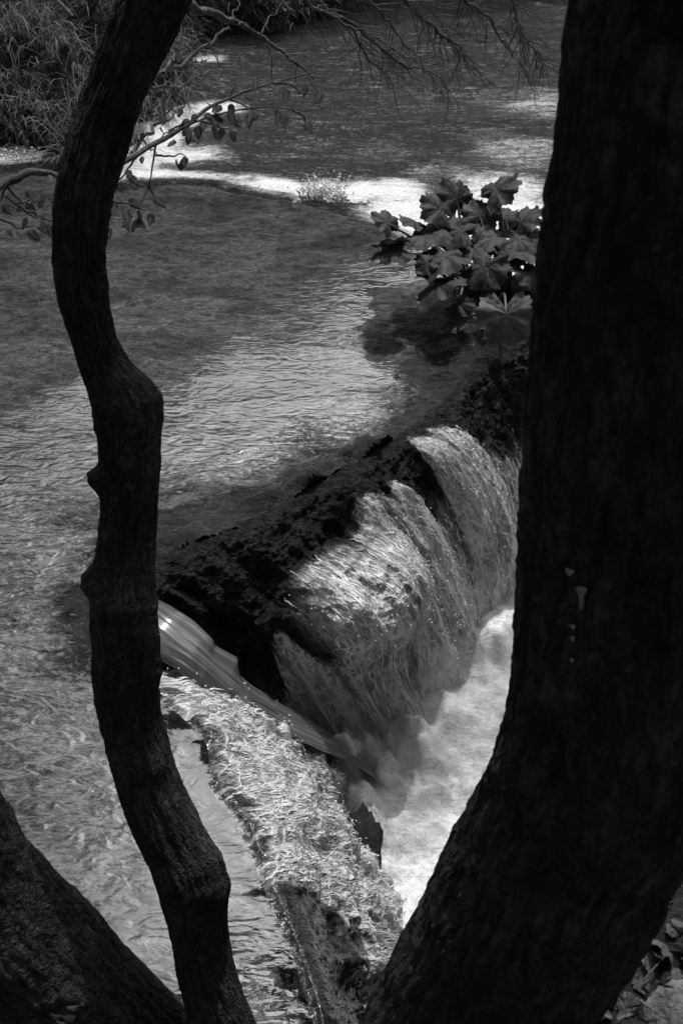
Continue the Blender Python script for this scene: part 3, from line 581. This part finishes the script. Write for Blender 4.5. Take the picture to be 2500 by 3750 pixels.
# ---------------------------------------------------------------- small leaves on twigs
def ovate(seed):
    r_ = random.Random(seed); nl, nw = 9, 5; V = []; ve = []
    for i in range(nl):
        t_ = i/(nl-1); wd = .36*math.sin(math.pi*min(1, t_**.8*.98+.01))**.8 * (1-.25*t_)
        for j in range(nw):
            a = (j/(nw-1)*2-1); V.append((a*wd*(1+.06*r_.uniform(-1, 1)), t_, -.35*t_*t_*(.5+.5*math.sin(seed)) + .10*abs(a) + .03*math.sin(t_*22)*abs(a))); ve.append(1.0 if j == nw//2 else 0.0)
    return mesh_np('leaf', V, grid_faces(nl, nw), {'vein': ve})
OV = [ovate(i) for i in range(6)]
for m_ in OV: m_.materials.append(M_leaf_twig)
def place(me, name, pos, tip, nrm, size, parent, **kw):
    tip = Vector(tip).normalized(); nrm = Vector(nrm); nrm = (nrm - tip*nrm.dot(tip)).normalized(); x = tip.cross(nrm).normalized()
    o = obj(name, me, None, **kw)
    M = Matrix(((x[0]*size, tip[0]*size, nrm[0]*size, pos[0]), (x[1]*size, tip[1]*size, nrm[1]*size, pos[1]), (x[2]*size, tip[2]*size, nrm[2]*size, pos[2]), (0, 0, 0, 1)))
    o.parent = parent
    pw = Matrix.Translation(parent.location) if parent.parent is None else Matrix.Identity(4)
    if parent.parent is not None: pw = Matrix.Translation(parent.parent.location) @ parent.matrix_parent_inverse
    o.matrix_parent_inverse = pw.inverted(); o.matrix_basis = M
    return o
def twig_leaves(par, pts, size_px, dd):
    for (px, py) in pts:
        d = dd + rnd.uniform(-.04, .04); p = PD(px, py, d); s = size_px*rnd.uniform(.7, 1.25)/FPX*d
        place(rnd.choice(OV), 'leaf', p, (rnd.gauss(0, .5), rnd.gauss(0, .4), -1), (rnd.gauss(0, .7), -1, rnd.gauss(.2, .5)), s, par)
def branch(parent, px_pts, d0, d1, r0, r1, mat=M_twig, name='branch', n=30, seg=7, wob=.004):
    k = len(px_pts); P = [PD(a, b, d0 + (d1-d0)*i/(k-1)) for i, (a, b) in enumerate(px_pts)]; P = resample(P, n)
    P = P + wob*np.stack([fbm(np.arange(n)*.35, 0, 0, 2, s=int(px_pts[0][0]) % 97), fbm(np.arange(n)*.35, 5, 0, 2, s=3), fbm(np.arange(n)*.35, 9, 0, 2, s=8)], 1)
    V, F, uv, _ = tube(P, np.linspace(r0, r1, n), seg)
    o = obj(name, mesh_np(name, V.reshape(-1, 3), F[:, ::-1], None, uv.reshape(-1, 2)), mat); return under(o, parent)
def sub(b, root, *a, **k):                                      # twig as a sub-part of a branch
    o = branch(root, *a, **k); o.parent = b; o.matrix_parent_inverse = (Matrix.Translation(root.location) @ b.matrix_parent_inverse).inverted(); return o
k_ = lambda x, y: (350 + x*.574, 250 + y*.574)
b1 = branch(T1, [k_(60, 650), k_(150, 615), k_(260, 555), k_(380, 485), k_(500, 400), k_(620, 330), k_(720, 250), k_(830, 190), k_(1000, 140), k_(1130, 85), k_(1280, 50), k_(1450, 2)], 1.98, 2.6, .0072, .0014)
for L in ([(480, 420), (560, 380), (700, 320), (860, 280), (1010, 240), (1130, 240), (1260, 270), (1400, 275), (1500, 230)], [(1130, 90), (1230, 100), (1310, 150), (1420, 175), (1480, 160)], [(870, 200), (920, 230), (1000, 260), (1100, 290)],
          [(378, 490), (376, 560), (360, 660), (335, 770), (290, 868)], [(335, 755), (360, 800), (400, 830)], [(385, 552), (460, 570), (540, 540), (590, 580)], [(280, 550), (240, 610), (170, 690), (110, 730), (60, 770)], [(560, 350), (520, 380), (450, 410), (380, 470)],
          [(640, 330), (700, 350), (780, 370), (860, 390), (910, 420)], [(1270, 270), (1340, 330), (1390, 420)], [(540, 300), (480, 260), (430, 300), (420, 330)], [(760, 290), (750, 250), (700, 210)]):
    sub(b1, T1, [k_(*p) for p in L], 2.15, 2.3, .0028, .0009, name='twig', n=18, seg=5)
twig_leaves(b1, [k_(*p) for p in [(560, 260), (590, 320), (640, 290), (655, 365), (610, 380), (700, 280), (730, 300), (760, 290), (800, 230), (820, 300), (860, 230), (900, 290), (910, 300), (880, 340), (740, 370), (745, 390), (790, 350), (810, 380), (600, 420), (580, 400), (625, 430),
  (970, 290), (980, 300), (1040, 290), (1150, 270), (1165, 280), (1205, 280), (1220, 300), (1340, 340), (1360, 350), (1140, 205), (1170, 120), (1210, 130), (1340, 110), (1440, 160), (890, 130), (960, 170), (1020, 70), (420, 375), (490, 380), (500, 450), (310, 410), (160, 545), (290, 560), (215, 680), (230, 650), (160, 720), (140, 730), (520, 580), (540, 600), (560, 560), (430, 290), (400, 830), (860, 400), (680, 330), (840, 270)]], 46, 2.2)
l_ = lambda x, y: (x*.3827, 550 + y*.3827)
b2 = branch(T1, [(-180, 720), l_(-60, 370), l_(0, 340), l_(80, 300), l_(200, 250), l_(340, 195), l_(450, 215), l_(590, 240)], 1.9, 2.05, .013, .006)
for L in ([(75, 340), (30, 430), (0, 500)], [(75, 340), (130, 430), (200, 490), (300, 460), (470, 450)], [(40, 430), (150, 510), (240, 580), (330, 640), (440, 665), (545, 690)], [(200, 500), (270, 510), (350, 480)], [(-40, 640), (50, 690), (160, 740), (380, 730)], [(240, 580), (350, 610), (480, 680)]):
    sub(b2, T1, [l_(*p) for p in L], 1.93, 2.0, .0028, .001, name='twig', n=18, seg=5)
twig_leaves(b2, [l_(*p) for p in [(250, 390), (380, 420), (400, 450), (60, 520), (160, 540), (250, 510), (490, 440), (500, 560), (280, 660), (440, 680), (470, 700), (370, 720), (200, 770), (270, 770), (300, 780), (80, 750), (20, 530), (480, 230)]], 44, 1.97)
b3 = branch(T1, [l_(900, 480), l_(1040, 490), l_(1140, 490), l_(1260, 520), (l_(1400, 580))], 2.0, 2.1, .003, .0012, n=20)
sub(b3, T1, [l_(990, 660), l_(1100, 665), l_(1190, 645)], 2.1, 2.1, .0016, .001, name='twig', n=12, seg=5)
twig_leaves(b3, [l_(*p) for p in [(1070, 480), (1100, 500), (1060, 500), (1240, 470), (1210, 580), (1240, 580), (1290, 660), (1310, 650), (1350, 570), (1420, 610), (1440, 640), (1030, 730), (1500, 450), (1480, 440), (1190, 690)]], 48, 2.1)

# ---------------------------------------------------------------- bare hanging branches at the top
c1 = lambda x, y: (x*.797, y*.797); c2 = lambda x, y: (1000 + x*.797, y*.797)
def bare(label, main, d0, d1, r0, twigs, rr=.0026, rand=0):
    o = thing('bare_branch', label, 'branch', PD(main[0][0], main[0][1], d0), 'bare twigs hanging into the top of the view')
    b = branch(o, main, d0, d1, r0, r0*.25, M_twig_dark, 'bough', n=40, wob=.01)
    for tw in twigs: branch(o, tw, (d0+d1)/2, d1, rr, rr*.4, M_twig_dark, 'twig', n=18, seg=5, wob=.01)
    mp = np.asarray(resample(np.array(main, float), 30))
    for i in range(rand):
        j = rnd.randint(3, 29); p = mp[j]; t_ = mp[min(29, j+1)] - mp[j-1]; a = math.atan2(t_[1], t_[0]) + rnd.choice((-1, 1))*rnd.uniform(.3, .8); L = rnd.uniform(60, 200); pts = [tuple(p)]
        for s_ in range(4):
            a += rnd.gauss(.05, .18); pts.append((pts[-1][0]+math.cos(a)*L/4, pts[-1][1]+math.sin(a)*L/4))
        branch(o, pts, d0 + (d1-d0)*j/30, d0 + (d1-d0)*j/30 + .1, rr*.8, rr*.35, M_twig_dark, 'twig', n=12, seg=4, wob=.01)
bare('thick bare branch slanting right from behind the crooked trunk', [c1(800, 20), c1(870, 30), c1(960, 50), c1(1050, 90), c1(1190, 155), c1(1290, 240), c1(1435, 365)], 2.6, 3.2, .014, [[c1(880, 50), c1(940, 150), c1(975, 220), c1(1005, 300)], [c1(1060, 95), c1(1090, 40), c1(1100, -20)], [c1(1200, 150), c1(1260, 60), c1(1330, -30)]], rand=8)
bare('long bare twig drooping from the top edge left of centre', [c2(60, -60), c2(130, 0), c2(250, 60), c2(380, 140), c2(410, 230), c2(520, 350), c2(560, 400)], 3.2, 3.6, .007, [[c2(130, 20), c2(180, 90), c2(240, 180), c2(270, 220)]], rand=24)
bare('forked bare twig reaching lowest over the middle of the river', [c2(120, -60), c2(180, 0), c2(300, 70), c2(420, 150), c2(500, 230), c2(600, 300), c2(700, 320), c2(790, 385)], 3.3, 3.8, .009, [[c2(500, 230), c2(560, 320), c2(660, 400)], [c2(600, 290), c2(620, 340), c2(700, 390)], [c2(430, 150), c2(560, 240), c2(760, 240)]], rand=34)
bare('bare twig fan hanging from the top edge right of centre', [c2(560, -70), c2(610, 0), c2(680, 70), c2(770, 160), c2(850, 210), c2(880, 300)], 3.4, 3.9, .009, [[c2(700, 80), c2(720, 160), c2(830, 260)], [c2(660, 0), c2(780, 120), c2(900, 150), c2(1010, 170)], [c2(780, 160), c2(860, 240), c2(960, 250)]], rand=44)
bare('bare twig with dense side shoots at the top right of the river', [c2(820, -80), c2(880, 0), c2(940, 40), c2(1010, 100), c2(1070, 220), c2(1160, 330)], 3.5, 4.1, .008, [[c2(940, 40), c2(1060, 70), c2(1150, 130)], [c2(1000, 90), c2(1100, 190), c2(1200, 230)]], rand=24)
bare('pale thin twig tangle beside the big trunk top', [c2(1060, -60), c2(1110, 20), c2(1120, 110), c2(1180, 200), c2(1230, 290)], 4.0, 4.4, .006, [[c2(1110, 30), c2(1200, 60), c2(1290, 110)]], rand=60)
bare('slender bare twig at the top above the forked one', [c2(380, -60), c2(440, 0), c2(500, 60), c2(560, 130), c2(640, 240), c2(690, 280)], 3.3, 3.7, .006, [], rand=12)

# ================================================================== BUTTERBUR PLANT on the tip of the shelf
def butter(seed):
    r_ = random.Random(seed); K = 56; Rn = 7; V = [(0, 0, 0)]; ve = [1.0]; ph = r_.uniform(0, 6); veins = [math.pi/2 + k*.42 for k in range(-6, 7)]
    for i in range(1, Rn+1):
        f = i/Rn
        for j in range(K):
            a = -math.pi/2 + 2*math.pi*(j+.5)/K; da = abs(((a + math.pi/2 + math.pi) % (2*math.pi)) - math.pi)
            notch = sst(0, .75, np.array(da)).item()
            R0 = (.16 + .34*notch)*(1 + .06*math.sin(3*a+ph)) * (1.06 if abs(a-math.pi/2) < .25 else 1)
            tooth = (1 + .10*abs(((j*.5) % 1)-.5)*2*(1 if i == Rn else .15) + (.075*math.cos(a*13+ph) if i >= Rn-1 else .02*math.cos(a*13+ph)))
            rr_ = R0*f*tooth; vdist = min(abs(a - v_) for v_ in veins) ; vv = math.exp(-(vdist/.06)**2)
            z = -.10*f*f + .05*f*math.sin(a*2+ph) + .045*f*f*math.sin(a*7+ph*2) + .015*(1-vv)*math.sin(f*3.1) + .012*math.sin(f*18+a*5)
            V.append((rr_*math.cos(a), rr_*math.sin(a), z + .02*r_.uniform(-1, 1)*f)); ve.append(vv*(1-.4*f))
    F = [(0, 1+j, 1+(j+1) % K) for j in range(K)]
    me = bpy.data.meshes.new('leaf'); Fq = [(1+(i-1)*K+j, 1+i*K+j, 1+i*K+(j+1) % K, 1+(i-1)*K+(j+1) % K) for i in range(1, Rn) for j in range(K)]
    me.from_pydata(V, [], F+Fq); me.update(); me.polygons.foreach_set('use_smooth', [True]*len(me.polygons))
    at = me.attributes.new('vein', 'FLOAT', 'POINT'); at.data.foreach_set('value', ve); me.materials.append(M_leaf); return me
BT = [butter(i) for i in range(8)]
PALE = BT[3].copy(); PALE.materials.clear(); PALE.materials.append(mat_leaf('pale_leaf', .12, .6, .1))
t = NT('leaf_stalk'); M_stalk = t.done(t.prin(t.mr(t.noise(t.coord('Object'), 20, 3), .3, .7, .05, .14), .5))
base = PZ(1830, 1075, 0); base2 = PZ(1720, 1030, 0)
PL = thing('butterbur_plant', 'broad leafed plant growing on the shelf tip against white foam', 'plant', base)
#  px, py, y offset, width px, tip azimuth, tip pitch down, roll
leaves = [(1814, 695, .25, 210, 20, -35, 0), (1672, 725, .30, 190, 120, -50, 10), (1612, 765, .18, 190, 170, -30, -15), (1420, 815, .05, 150, 150, -40, 0), (1440, 878, -.08, 180, 190, -5, 35), (1440, 915, -.15, 190, 200, 12, 0),
 (1520, 812, .15, 150, 150, -10, 20), (1618, 838, .10, 230, 160, 0, -10), (1552, 868, .0, 190, 190, 5, 10), (1756, 790, .2, 170, 90, -40, 0), (1842, 790, .25, 160, 40, -10, 10), (1905, 812, .15, 200, 30, -38, -10), (1812, 868, .05, 210, 200, 0, -6), (1897, 876, .02, 210, -20, 3, 5),
 (1735, 897, .02, 200, 200, 8, 0), (1915, 922, -.05, 230, 0, 5, -12), (1970, 895, .05, 160, 20, 0, 10), (1625, 940, -.15, 270, 195, 8, 4), (1775, 975, -.25, 220, 235, 35, 10), (1940, 1000, -.18, 180, -50, 30, -10), (1608, 1045, -.30, 250, 205, 25, 18), (1757, 1068, -.30, 130, 250, 40, 0),
 (1680, 1112, -.34, 150, 215, 35, 10), (1853, 1150, -.55, 235, 268, 48, 0), (1706, 1000, -.1, 110, 190, 0, 10), (1766, 848, .1, 180, 110, -15, 15), (1952, 1090, -.2, 150, 300, 40, 0), (1935, 848, .12, 120, -30, 20, 15), (1560, 965, -.2, 120, 200, 30, -10), (1690, 850, .05, 150, 150, 10, -20), (1860, 945, -.1, 140, -80, 25, 8)]
for i, (px, py, yo, wpx, az, pit, roll) in enumerate(leaves):
    y = base[1] + yo; p = PY(px, py, y); s = wpx/FPX*depth(p)*.80
    tip = Vector((math.cos(R(az))*math.cos(R(pit)), math.sin(R(az))*math.cos(R(pit)), -math.sin(R(pit))))
    side = tip.cross(Vector((0, 0, 1))).normalized(); nrm = side.cross(tip).normalized(); nrm = (nrm*math.cos(R(roll)) + side*math.sin(R(roll))).normalized()
    lf = place(BT[i % 8] if px != 1853 else PALE, 'leaf', p, tip, nrm, s*(1.1 if px == 1853 else 1), PL)
    if px == 1853: lf['label'] = 'paler veined leaf hanging low in front'
    b_ = base if px > 1700 else base2; b_ = np.array(b_) + np.array([rnd.gauss(0, .05), rnd.gauss(0, .04), -.02]); pv = np.array(p); midp = b_*.45 + pv*.55 + np.array([0, 0, .06*(1 if pv[2] > .1 else 0)]); 
    if px == 1853: midp = (b_+pv)/2 + np.array([0, -.05, .12])
    stick('stem', [b_, midp, pv + np.array(nrm)*-.004], .0095, .0055, M_stalk, PL, seg=6, n=12)
# rubble and roots the plant grows on
def blob(name, c, r, mat, seed, sub=4, sq=(1, 1, .7), amp=.25, parent=None, **kw):
    import bmesh
    bm = bmesh.new(); bmesh.ops.create_icosphere(bm, subdivisions=sub, radius=1); me = bpy.data.meshes.new(name)
    P = np.array([v.co[:] for v in bm.verts]); k = 1 + amp*fbm(P[:, 0]*1.4+seed, P[:, 1]*1.4, P[:, 2]*1.4, o=4, s=seed) + amp*.25*fbm(P[:, 0]*7, P[:, 1]*7, P[:, 2]*7, o=3, s=seed+1)
    P = P*k[:, None]*np.array(sq)*r
    for v, p in zip(bm.verts, P): v.co = p
    bm.to_mesh(me); bm.free(); me.polygons.foreach_set('use_smooth', [True]*len(me.polygons))
    o = obj(name, me, mat, **kw); o.location = tuple(float(x) for x in c); return o
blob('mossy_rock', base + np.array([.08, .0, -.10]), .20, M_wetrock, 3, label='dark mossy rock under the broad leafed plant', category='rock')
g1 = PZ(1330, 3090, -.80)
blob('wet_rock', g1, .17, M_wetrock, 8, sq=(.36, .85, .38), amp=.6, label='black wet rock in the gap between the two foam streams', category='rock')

# fine spray hanging over the plunge pool
mt = NT('spray_mist'); pv = mt.n('ShaderNodeVolumePrincipled'); pv.inputs['Color'].default_value = (1, 1, 1, 1); pv.inputs['Density'].default_value = 1.0; pv.inputs['Anisotropy'].default_value = .45; mt.l(pv.outputs[0], mt.out.inputs['Volume'])
for (px, py, rx, sq_, lb) in [(1690, 2560, .50, (1, .75, .55), 'thin spray drifting over the white plunge pool'), (1330, 2800, .36, (1, .7, .7), 'thin spray where the tongue of water lands')]:
    o = blob('mist', PZ(px, py, -.85), rx, mt.m, 40, sub=4, sq=sq_, amp=.25); o['kind'] = 'stuff'; o['label'] = lb
# ---------------------------------------------------------------- splash
sp0 = PZ(1180, 742, 0); ysp = sp0[1] + .35
pts = []; rs = []
for i in range(85):                                             # little jets of spray thrown up and sideways
    a = rnd.gauss(0, .6); sp = rnd.uniform(30, 135)*(1 - .4*abs(a)); x0 = 1185 + rnd.gauss(0, 38); n_ = rnd.randint(10, 26); yo = rnd.gauss(0, .08)
    for k in range(n_):
        f = (k + rnd.random())/n_; px = x0 + math.sin(a)*sp*f*1.1 + rnd.gauss(0, 2.2); py = 738 - math.cos(a)*sp*(f*1.5 - f*f*.62) + rnd.gauss(0, 2.2)
        pts.append(PY(px, py, ysp + yo)); rs.append(rnd.uniform(.005, .012)*(1.35 - 1.1*f))
for i in range(900):
    a = rnd.gauss(0, .5); pts.append(PY(1185 + a*105, 744 - max(0, 1-a*a)*58*rnd.random()**.8, ysp + rnd.gauss(0, .06))); rs.append(rnd.uniform(.005, .013))
for i in range(130):
    pts.append(PY(rnd.gauss(1185, 58), 738 - abs(rnd.gauss(0, 46)), ysp + rnd.gauss(0, .1))); rs.append(rnd.uniform(.003, .007))
drops('splash', pts, rs, M_spray, kind='stuff', label='burst of white spray leaping above the far lip', category='splash')
pts, rs = [], []
for i in range(90): pts.append(PZ(rnd.uniform(-20, 150), rnd.uniform(540, 585), LOW+rnd.uniform(.0, .25))); rs.append(rnd.uniform(.004, .012))
drops('splash', pts, rs, M_spray, kind='stuff', label='white spray at the foot of the grassy bank', category='splash')

# ================================================================== BANK PLANTS
BY0 = 0
def shrub(label, cpx, cpy, hgt, spread, nstem, nleaf, lsize, mat=M_leaf_twig, group='low shrubs on the far bank'):
    # stands where this pixel ray meets the bank
    d = None
    for dd in np.arange(6, 22, .05):
        p = PD(cpx, cpy, dd); h = bank_h(np.array([p[0]]), np.array([p[1]]))[0][0]
        if p[2] <= h: d = p; break
    if d is None: d = PD(cpx, cpy, 12)
    o = thing('bank_shrub', label, 'shrub', d, group); tips = []
    for i in range(nstem):
        a = rnd.uniform(0, 6.28); e = d + np.array([math.cos(a)*spread*rnd.uniform(.3, 1), math.sin(a)*spread*rnd.uniform(.2, .8) - .1, hgt*rnd.uniform(.5, 1)]); md = (d+e)/2 + np.array([rnd.gauss(0, .05), rnd.gauss(0, .05), .1*hgt])
        stick('stem', [d, md, e], .012, .003, M_twig, o, seg=5, n=10); tips += [e, md, (e+md)/2]
    if nleaf: leafcards('foliage', clump_points(tips, nleaf, spread*.35), rng.uniform(lsize*.6, lsize*1.2, nleaf*len(tips)), mat, o)
    return d
shrub('leafy shrub overhanging the top edge left of the river', 830, 60, .5, .6, 6, 70, .035)
shrub('dense low shrub at the top edge between two bare branches', 1000, 60, .5, .6, 6, 70, .035)
shrub('rightmost low shrub where the top bank meets the river', 1180, 40, .45, .6, 6, 60, .035)
shrub('twiggy shrub on the bank corner beside the crooked trunk', 640, 300, .45, .35, 9, 8, .03)
shrub('twiggy bush just right of the crooked trunk near the top', 560, 180, .6, .4, 8, 30, .03)
shrub('small sprig of narrow leaves at the grassy bank foot', 75, 500, .25, .12, 3, 14, .03)
shrub('dark leafy bush at the top left behind the grass', 330, 60, .6, .5, 7, 50, .035)
# broad leaved bank plants: (px, py, width)
for lab, L in (('broad pale leaves among the grass at the far left edge', [(30, 75, 60), (45, 100, 70), (20, 235, 50)]), ('broad leaf pair above the grass near the left edge', [(75, 195, 70), (140, 210, 70), (60, 160, 60)]),
               ('cluster of broad leaves in the grass beside the crooked trunk', [(160, 115, 60), (195, 90, 60), (235, 75, 50), (130, 150, 60), (200, 130, 70)])):
    dd = 10.6; p0 = PD(L[0][0]+20, L[0][1]+80, dd); o = thing('broadleaf_plant', lab, 'plant', p0, 'broad leafed plants on the far bank')
    for (px, py, wpx) in L:
        p = PD(px, py, dd + rnd.uniform(-.1, .1)); az = rnd.uniform(180, 360)
        tip = Vector((math.cos(R(az)), math.sin(R(az)), -.25)); place(BT[rnd.randint(0, 7)], 'leaf', p, tip, (rnd.gauss(0, .2), -.3, 1), wpx*2.0/FPX*dd, o)
        stick('stem', [p0, (np.array(p0)+p)/2 + np.array([0, 0, .05]), p], .008, .005, M_stalk, o, seg=5, n=8)
# shoots and sticks on the bank
o = thing('bare_pole', 'pale straight broken stick leaning in the top left grass', 'stick', PD(268, 60, 9.0)); stick('stem', [PD(180, -20, 9.0), PD(225, 15, 9.0), PD(268, 60, 9.0)], .02, .014, M_rock, o)
sh = [[(60, 520), (70, 480), (95, 430)], [(0, 515), (60, 520), (200, 525)]]
for L, lab in ((sh[0], 'thin pale upright stalk at the foot of the grassy bank'), (sh[1], 'thin stem lying level along the bank foot')):
    o = thing('dry_stalk', lab, 'stalk', PD(L[0][0], L[0][1], 9.6)); branch(o, L, 9.6, 9.5, .012, .006, M_twig, 'stem', n=12)
k1 = lambda x, y: (x*.797, y*.797)
o = thing('fallen_bough', 'bare forked bough hanging over the white cascade beside the bank', 'branch', PD(*k1(600, 690), 8.0))
for L, r in (([(600, 700), (660, 630), (715, 570), (790, 545), (860, 480)], .02), ([(715, 570), (720, 500), (740, 450)], .012), ([(640, 640), (720, 700)], .01), ([(690, 370), (760, 330), (850, 290), (950, 200), (1060, 120)], .024), ([(700, 400), (800, 410), (900, 350), (1040, 300)], .012), ([(870, 50), (940, 140), (1000, 290)], .012), ([(760, 330), (800, 250), (780, 200)], .014)):
    branch(o, [k1(*p) for p in L], 8.0, 8.6, r, r*.4, M_twig_dark, 'bough', n=24, wob=.03)

# ================================================================== NEAR BANK WITH LEAF LITTER (bottom right)
gz = .52
edge = [(2150, 2700), (2050, 3050), (1930, 3350), (1800, 3600), (1650, 3900), (1500, 4300)]
we = [tuple(PZ(a, b, gz)[:2]) for a, b in edge]
def near_h(x, y):
    d = dist_poly(x, y, we); poly = we + [(we[-1][0]-.2, -1.5), (4, -1.5), (4, 3.0), (we[0][0]+.3, 3.0)]
    i = inpoly(x, y, poly); h = gz + .10*sst(0, .8, d) + .025*fbm(x*5, y*5, o=4, s=90)
    return np.where(i, h, gz - 9*d)
NX, NY = np.meshgrid(np.linspace(.0, 3.6, 200), np.linspace(-1.2, 2.6, 200), indexing='ij')
NZ = np.maximum(near_h(NX, NY), -1.4)
obj('near_bank', mesh_np('near_bank', np.stack([NX, NY, NZ], -1).reshape(-1, 3), grid_faces(200, 200)), M_soil, kind='structure', label='dark soil of the near bank beside the massive trunk')
def dry(seed):
    r_ = random.Random(seed); me = BT[seed % 8].copy() if seed % 2 else OV[seed % 6].copy(); me.name = 'leaf'
    P = np.zeros(len(me.vertices)*3, np.float32); me.vertices.foreach_get('co', P); P = P.reshape(-1, 3)
    cu = r_.uniform(.5, 1.3); P[:, 2] += cu*P[:, 0]**2*(-1)**seed + r_.uniform(-.5, .5)*P[:, 1]*P[:, 0] + .10*fbm(P[:, 0]*5+seed, P[:, 1]*5, 0, 3, s=seed); me.vertices.foreach_set('co', P.ravel()); me.materials.clear(); me.materials.append(M_dry); me.update(); return me
DRY = [dry(i) for i in range(10)]
def on_ground(px, py):
    for d in np.arange(1.0, 3.0, .01):
        p = PD(px, py, d)
        if p[2] <= near_h(np.array([p[0]]), np.array([p[1]]))[0]: return p
    return PZ(px, py, gz)
named = [(2430, 3340, 115, 'crumpled lobed dry leaf touching the trunk, uppermost in the litter'), (2360, 3520, 85, 'round pale dry leaf in the middle of the litter'), (2350, 3590, 60, 'small pointed pale leaf below the round one'), (2230, 3640, 130, 'long lobed dry leaf standing beside the trunk base'), (2470, 3240, 70, 'broad curled dry leaf at the right edge of the litter'), (2430, 3480, 130, 'large dark dry leaf lying behind the round pale leaf')]
for px, py, wpx, lab in named:
    p = on_ground(px, py); o = place(DRY[rnd.randint(0, 9)], 'fallen_leaf', (0, 0, 0), (rnd.uniform(-1, 1), rnd.uniform(-1, 1), .1), (rnd.gauss(0, .35), -.3, 1), wpx/FPX*depth(p), bpy.data.objects.new('x', None)) if False else None
    az = rnd.uniform(0, 6.28); s = wpx/FPX*depth(p); o = obj('fallen_leaf', rnd.choice(DRY), None, label=lab, category='leaf', group='dry leaves littering the near bank')
    o.scale = (s, s, s); o.location = (p[0], p[1], p[2]+.012); o.rotation_euler = (rnd.gauss(.4, .3), rnd.gauss(0, .3), az)
def lab_of(px, py, s):
    a = 'large' if s > .045 else 'small'; b = 'by the trunk edge' if px < 2500 - (py - 3150)*.55 + 130 else 'away from the trunk'; c = 'upper' if py < 3350 else ('middle' if py < 3560 else 'lowest')
    return a + ' curled dry leaf in the ' + c + ' part of the litter, ' + b
for i in range(150):
    px, py = rnd.uniform(2030, 2540), rnd.uniform(3060, 3780)
    p = on_ground(px, py); s = rnd.uniform(38, 95)/FPX*depth(p)
    o = obj('fallen_leaf', rnd.choice(DRY), None, label=lab_of(px, py, s), category='leaf', group='dry leaves littering the near bank')
    o.scale = (s, s, s); o.location = (p[0], p[1], p[2]+rnd.uniform(.0, .02)); o.rotation_euler = (rnd.gauss(.2, .5), rnd.gauss(0, .5), rnd.uniform(0, 6.28))
for L, lab, r in (([(2300, 3430), (2330, 3405), (2390, 3400)], 'short thick curved root piece by the trunk', .012), ([(2140, 3740), (2180, 3700), (2195, 3690)], 'pale short twig at the bottom edge by the trunk', .008), ([(2340, 3620), (2375, 3580), (2405, 3545)], 'straight thin pale stem across the litter', .0022), ([(2430, 3310), (2450, 3270), (2465, 3215)], 'thin forked stem under the curled leaf', .0022), ([(2330, 3690), (2360, 3715), (2395, 3735)], 'thin pale straw next to the corner rock', .003), ([(2130, 3690), (2160, 3740), (2180, 3760)], 'fine pale straw at the bottom frame edge', .0015)):
    P = [on_ground(*a) + np.array([0, 0, .03]) for a in L]; o = thing('twig', lab, 'twig', P[0]); stick('stem', P, r, r*.6, M_rock, o, seg=6)
pr = on_ground(2480, 3720); blob('corner_rock', pr + np.array([.01, 0, -.01]), .065, M_rock, 12, amp=.3, label='rough pitted grey rock in the bottom right corner', category='rock')
# small plant bits at the foot of the crooked tree
o = thing('seedling', 'few small leaves sprouting at the foot of the leaning trunk', 'plant', PD(240, 3740, 1.95)); 
for a in [(250, 3690), (225, 3720), (275, 3725), (240, 3745)]:
    d = 1.72; place(OV[1], 'leaf', PD(*a, d), (rnd.gauss(0, .6), -.3, .5), (rnd.gauss(0, .4), -1, .6), 48/FPX*d, o)
o = thing('seedling', 'single broad leaf beside the foot of the crooked tree', 'plant', PD(940, 3700, 2.6)); place(OV[2], 'leaf', PD(920, 3640, 2.55), (1, -.3, -.3), (0, -1, 1), 60/FPX*2.55, o); stick('stem', [PD(925, 3760, 2.6), PD(925, 3700, 2.58), PD(925, 3640, 2.55)], .003, .002, M_stalk, o)

# ================================================================== FAR TREES (seen mirrored in the shallow water)
def far_tree(x, y, h, r, lab, n=11):
    o = thing('far_tree', lab, 'tree', (x, y, -1.2), 'trees across the river')
    stick('trunk', [(x, y, -1.2), (x+.2, y, h*.5), (x, y, h*.9)], .3, .08, M_bark_big, o, seg=8)
    cs = [(x+rnd.gauss(0, r*.55), y+rnd.gauss(0, r*.4), h*.2 + (h*.72)*((k+.5)/n)) for k in range(n)]
    leafcards('crown', clump_points(cs, 800, r*.62, .9, .12), .30, M_crown, o)
rng = np.random.default_rng(424); rnd.seed(424)
specs = [(-17.5, 23, 19), (-13.4, 22, 16.2), (-11.2, 21.5, 14.5), (-9.2, 21, 13.4), (-7, 21, 11.1), (-5.3, 21, 12.0), (-3.7, 21, 10.3), (-2.4, 21.5, 9.6), (-.9, 21, 9.3), (.9, 21, 8.8), (3.6, 21, 8.2), (6.4, 21, 8.2), (9.4, 22, 10), (13, 23, 12)]
for i, (x, y, h) in enumerate(specs):
    far_tree(x, y, h, 1.8, 'leafy tree across the river mirrored in the water, %s from the left' % ['first', 'second', 'third', 'fourth', 'fifth', 'sixth', 'seventh', 'eighth', 'ninth', 'tenth', 'eleventh', 'twelfth', 'thirteenth', 'last'][i])
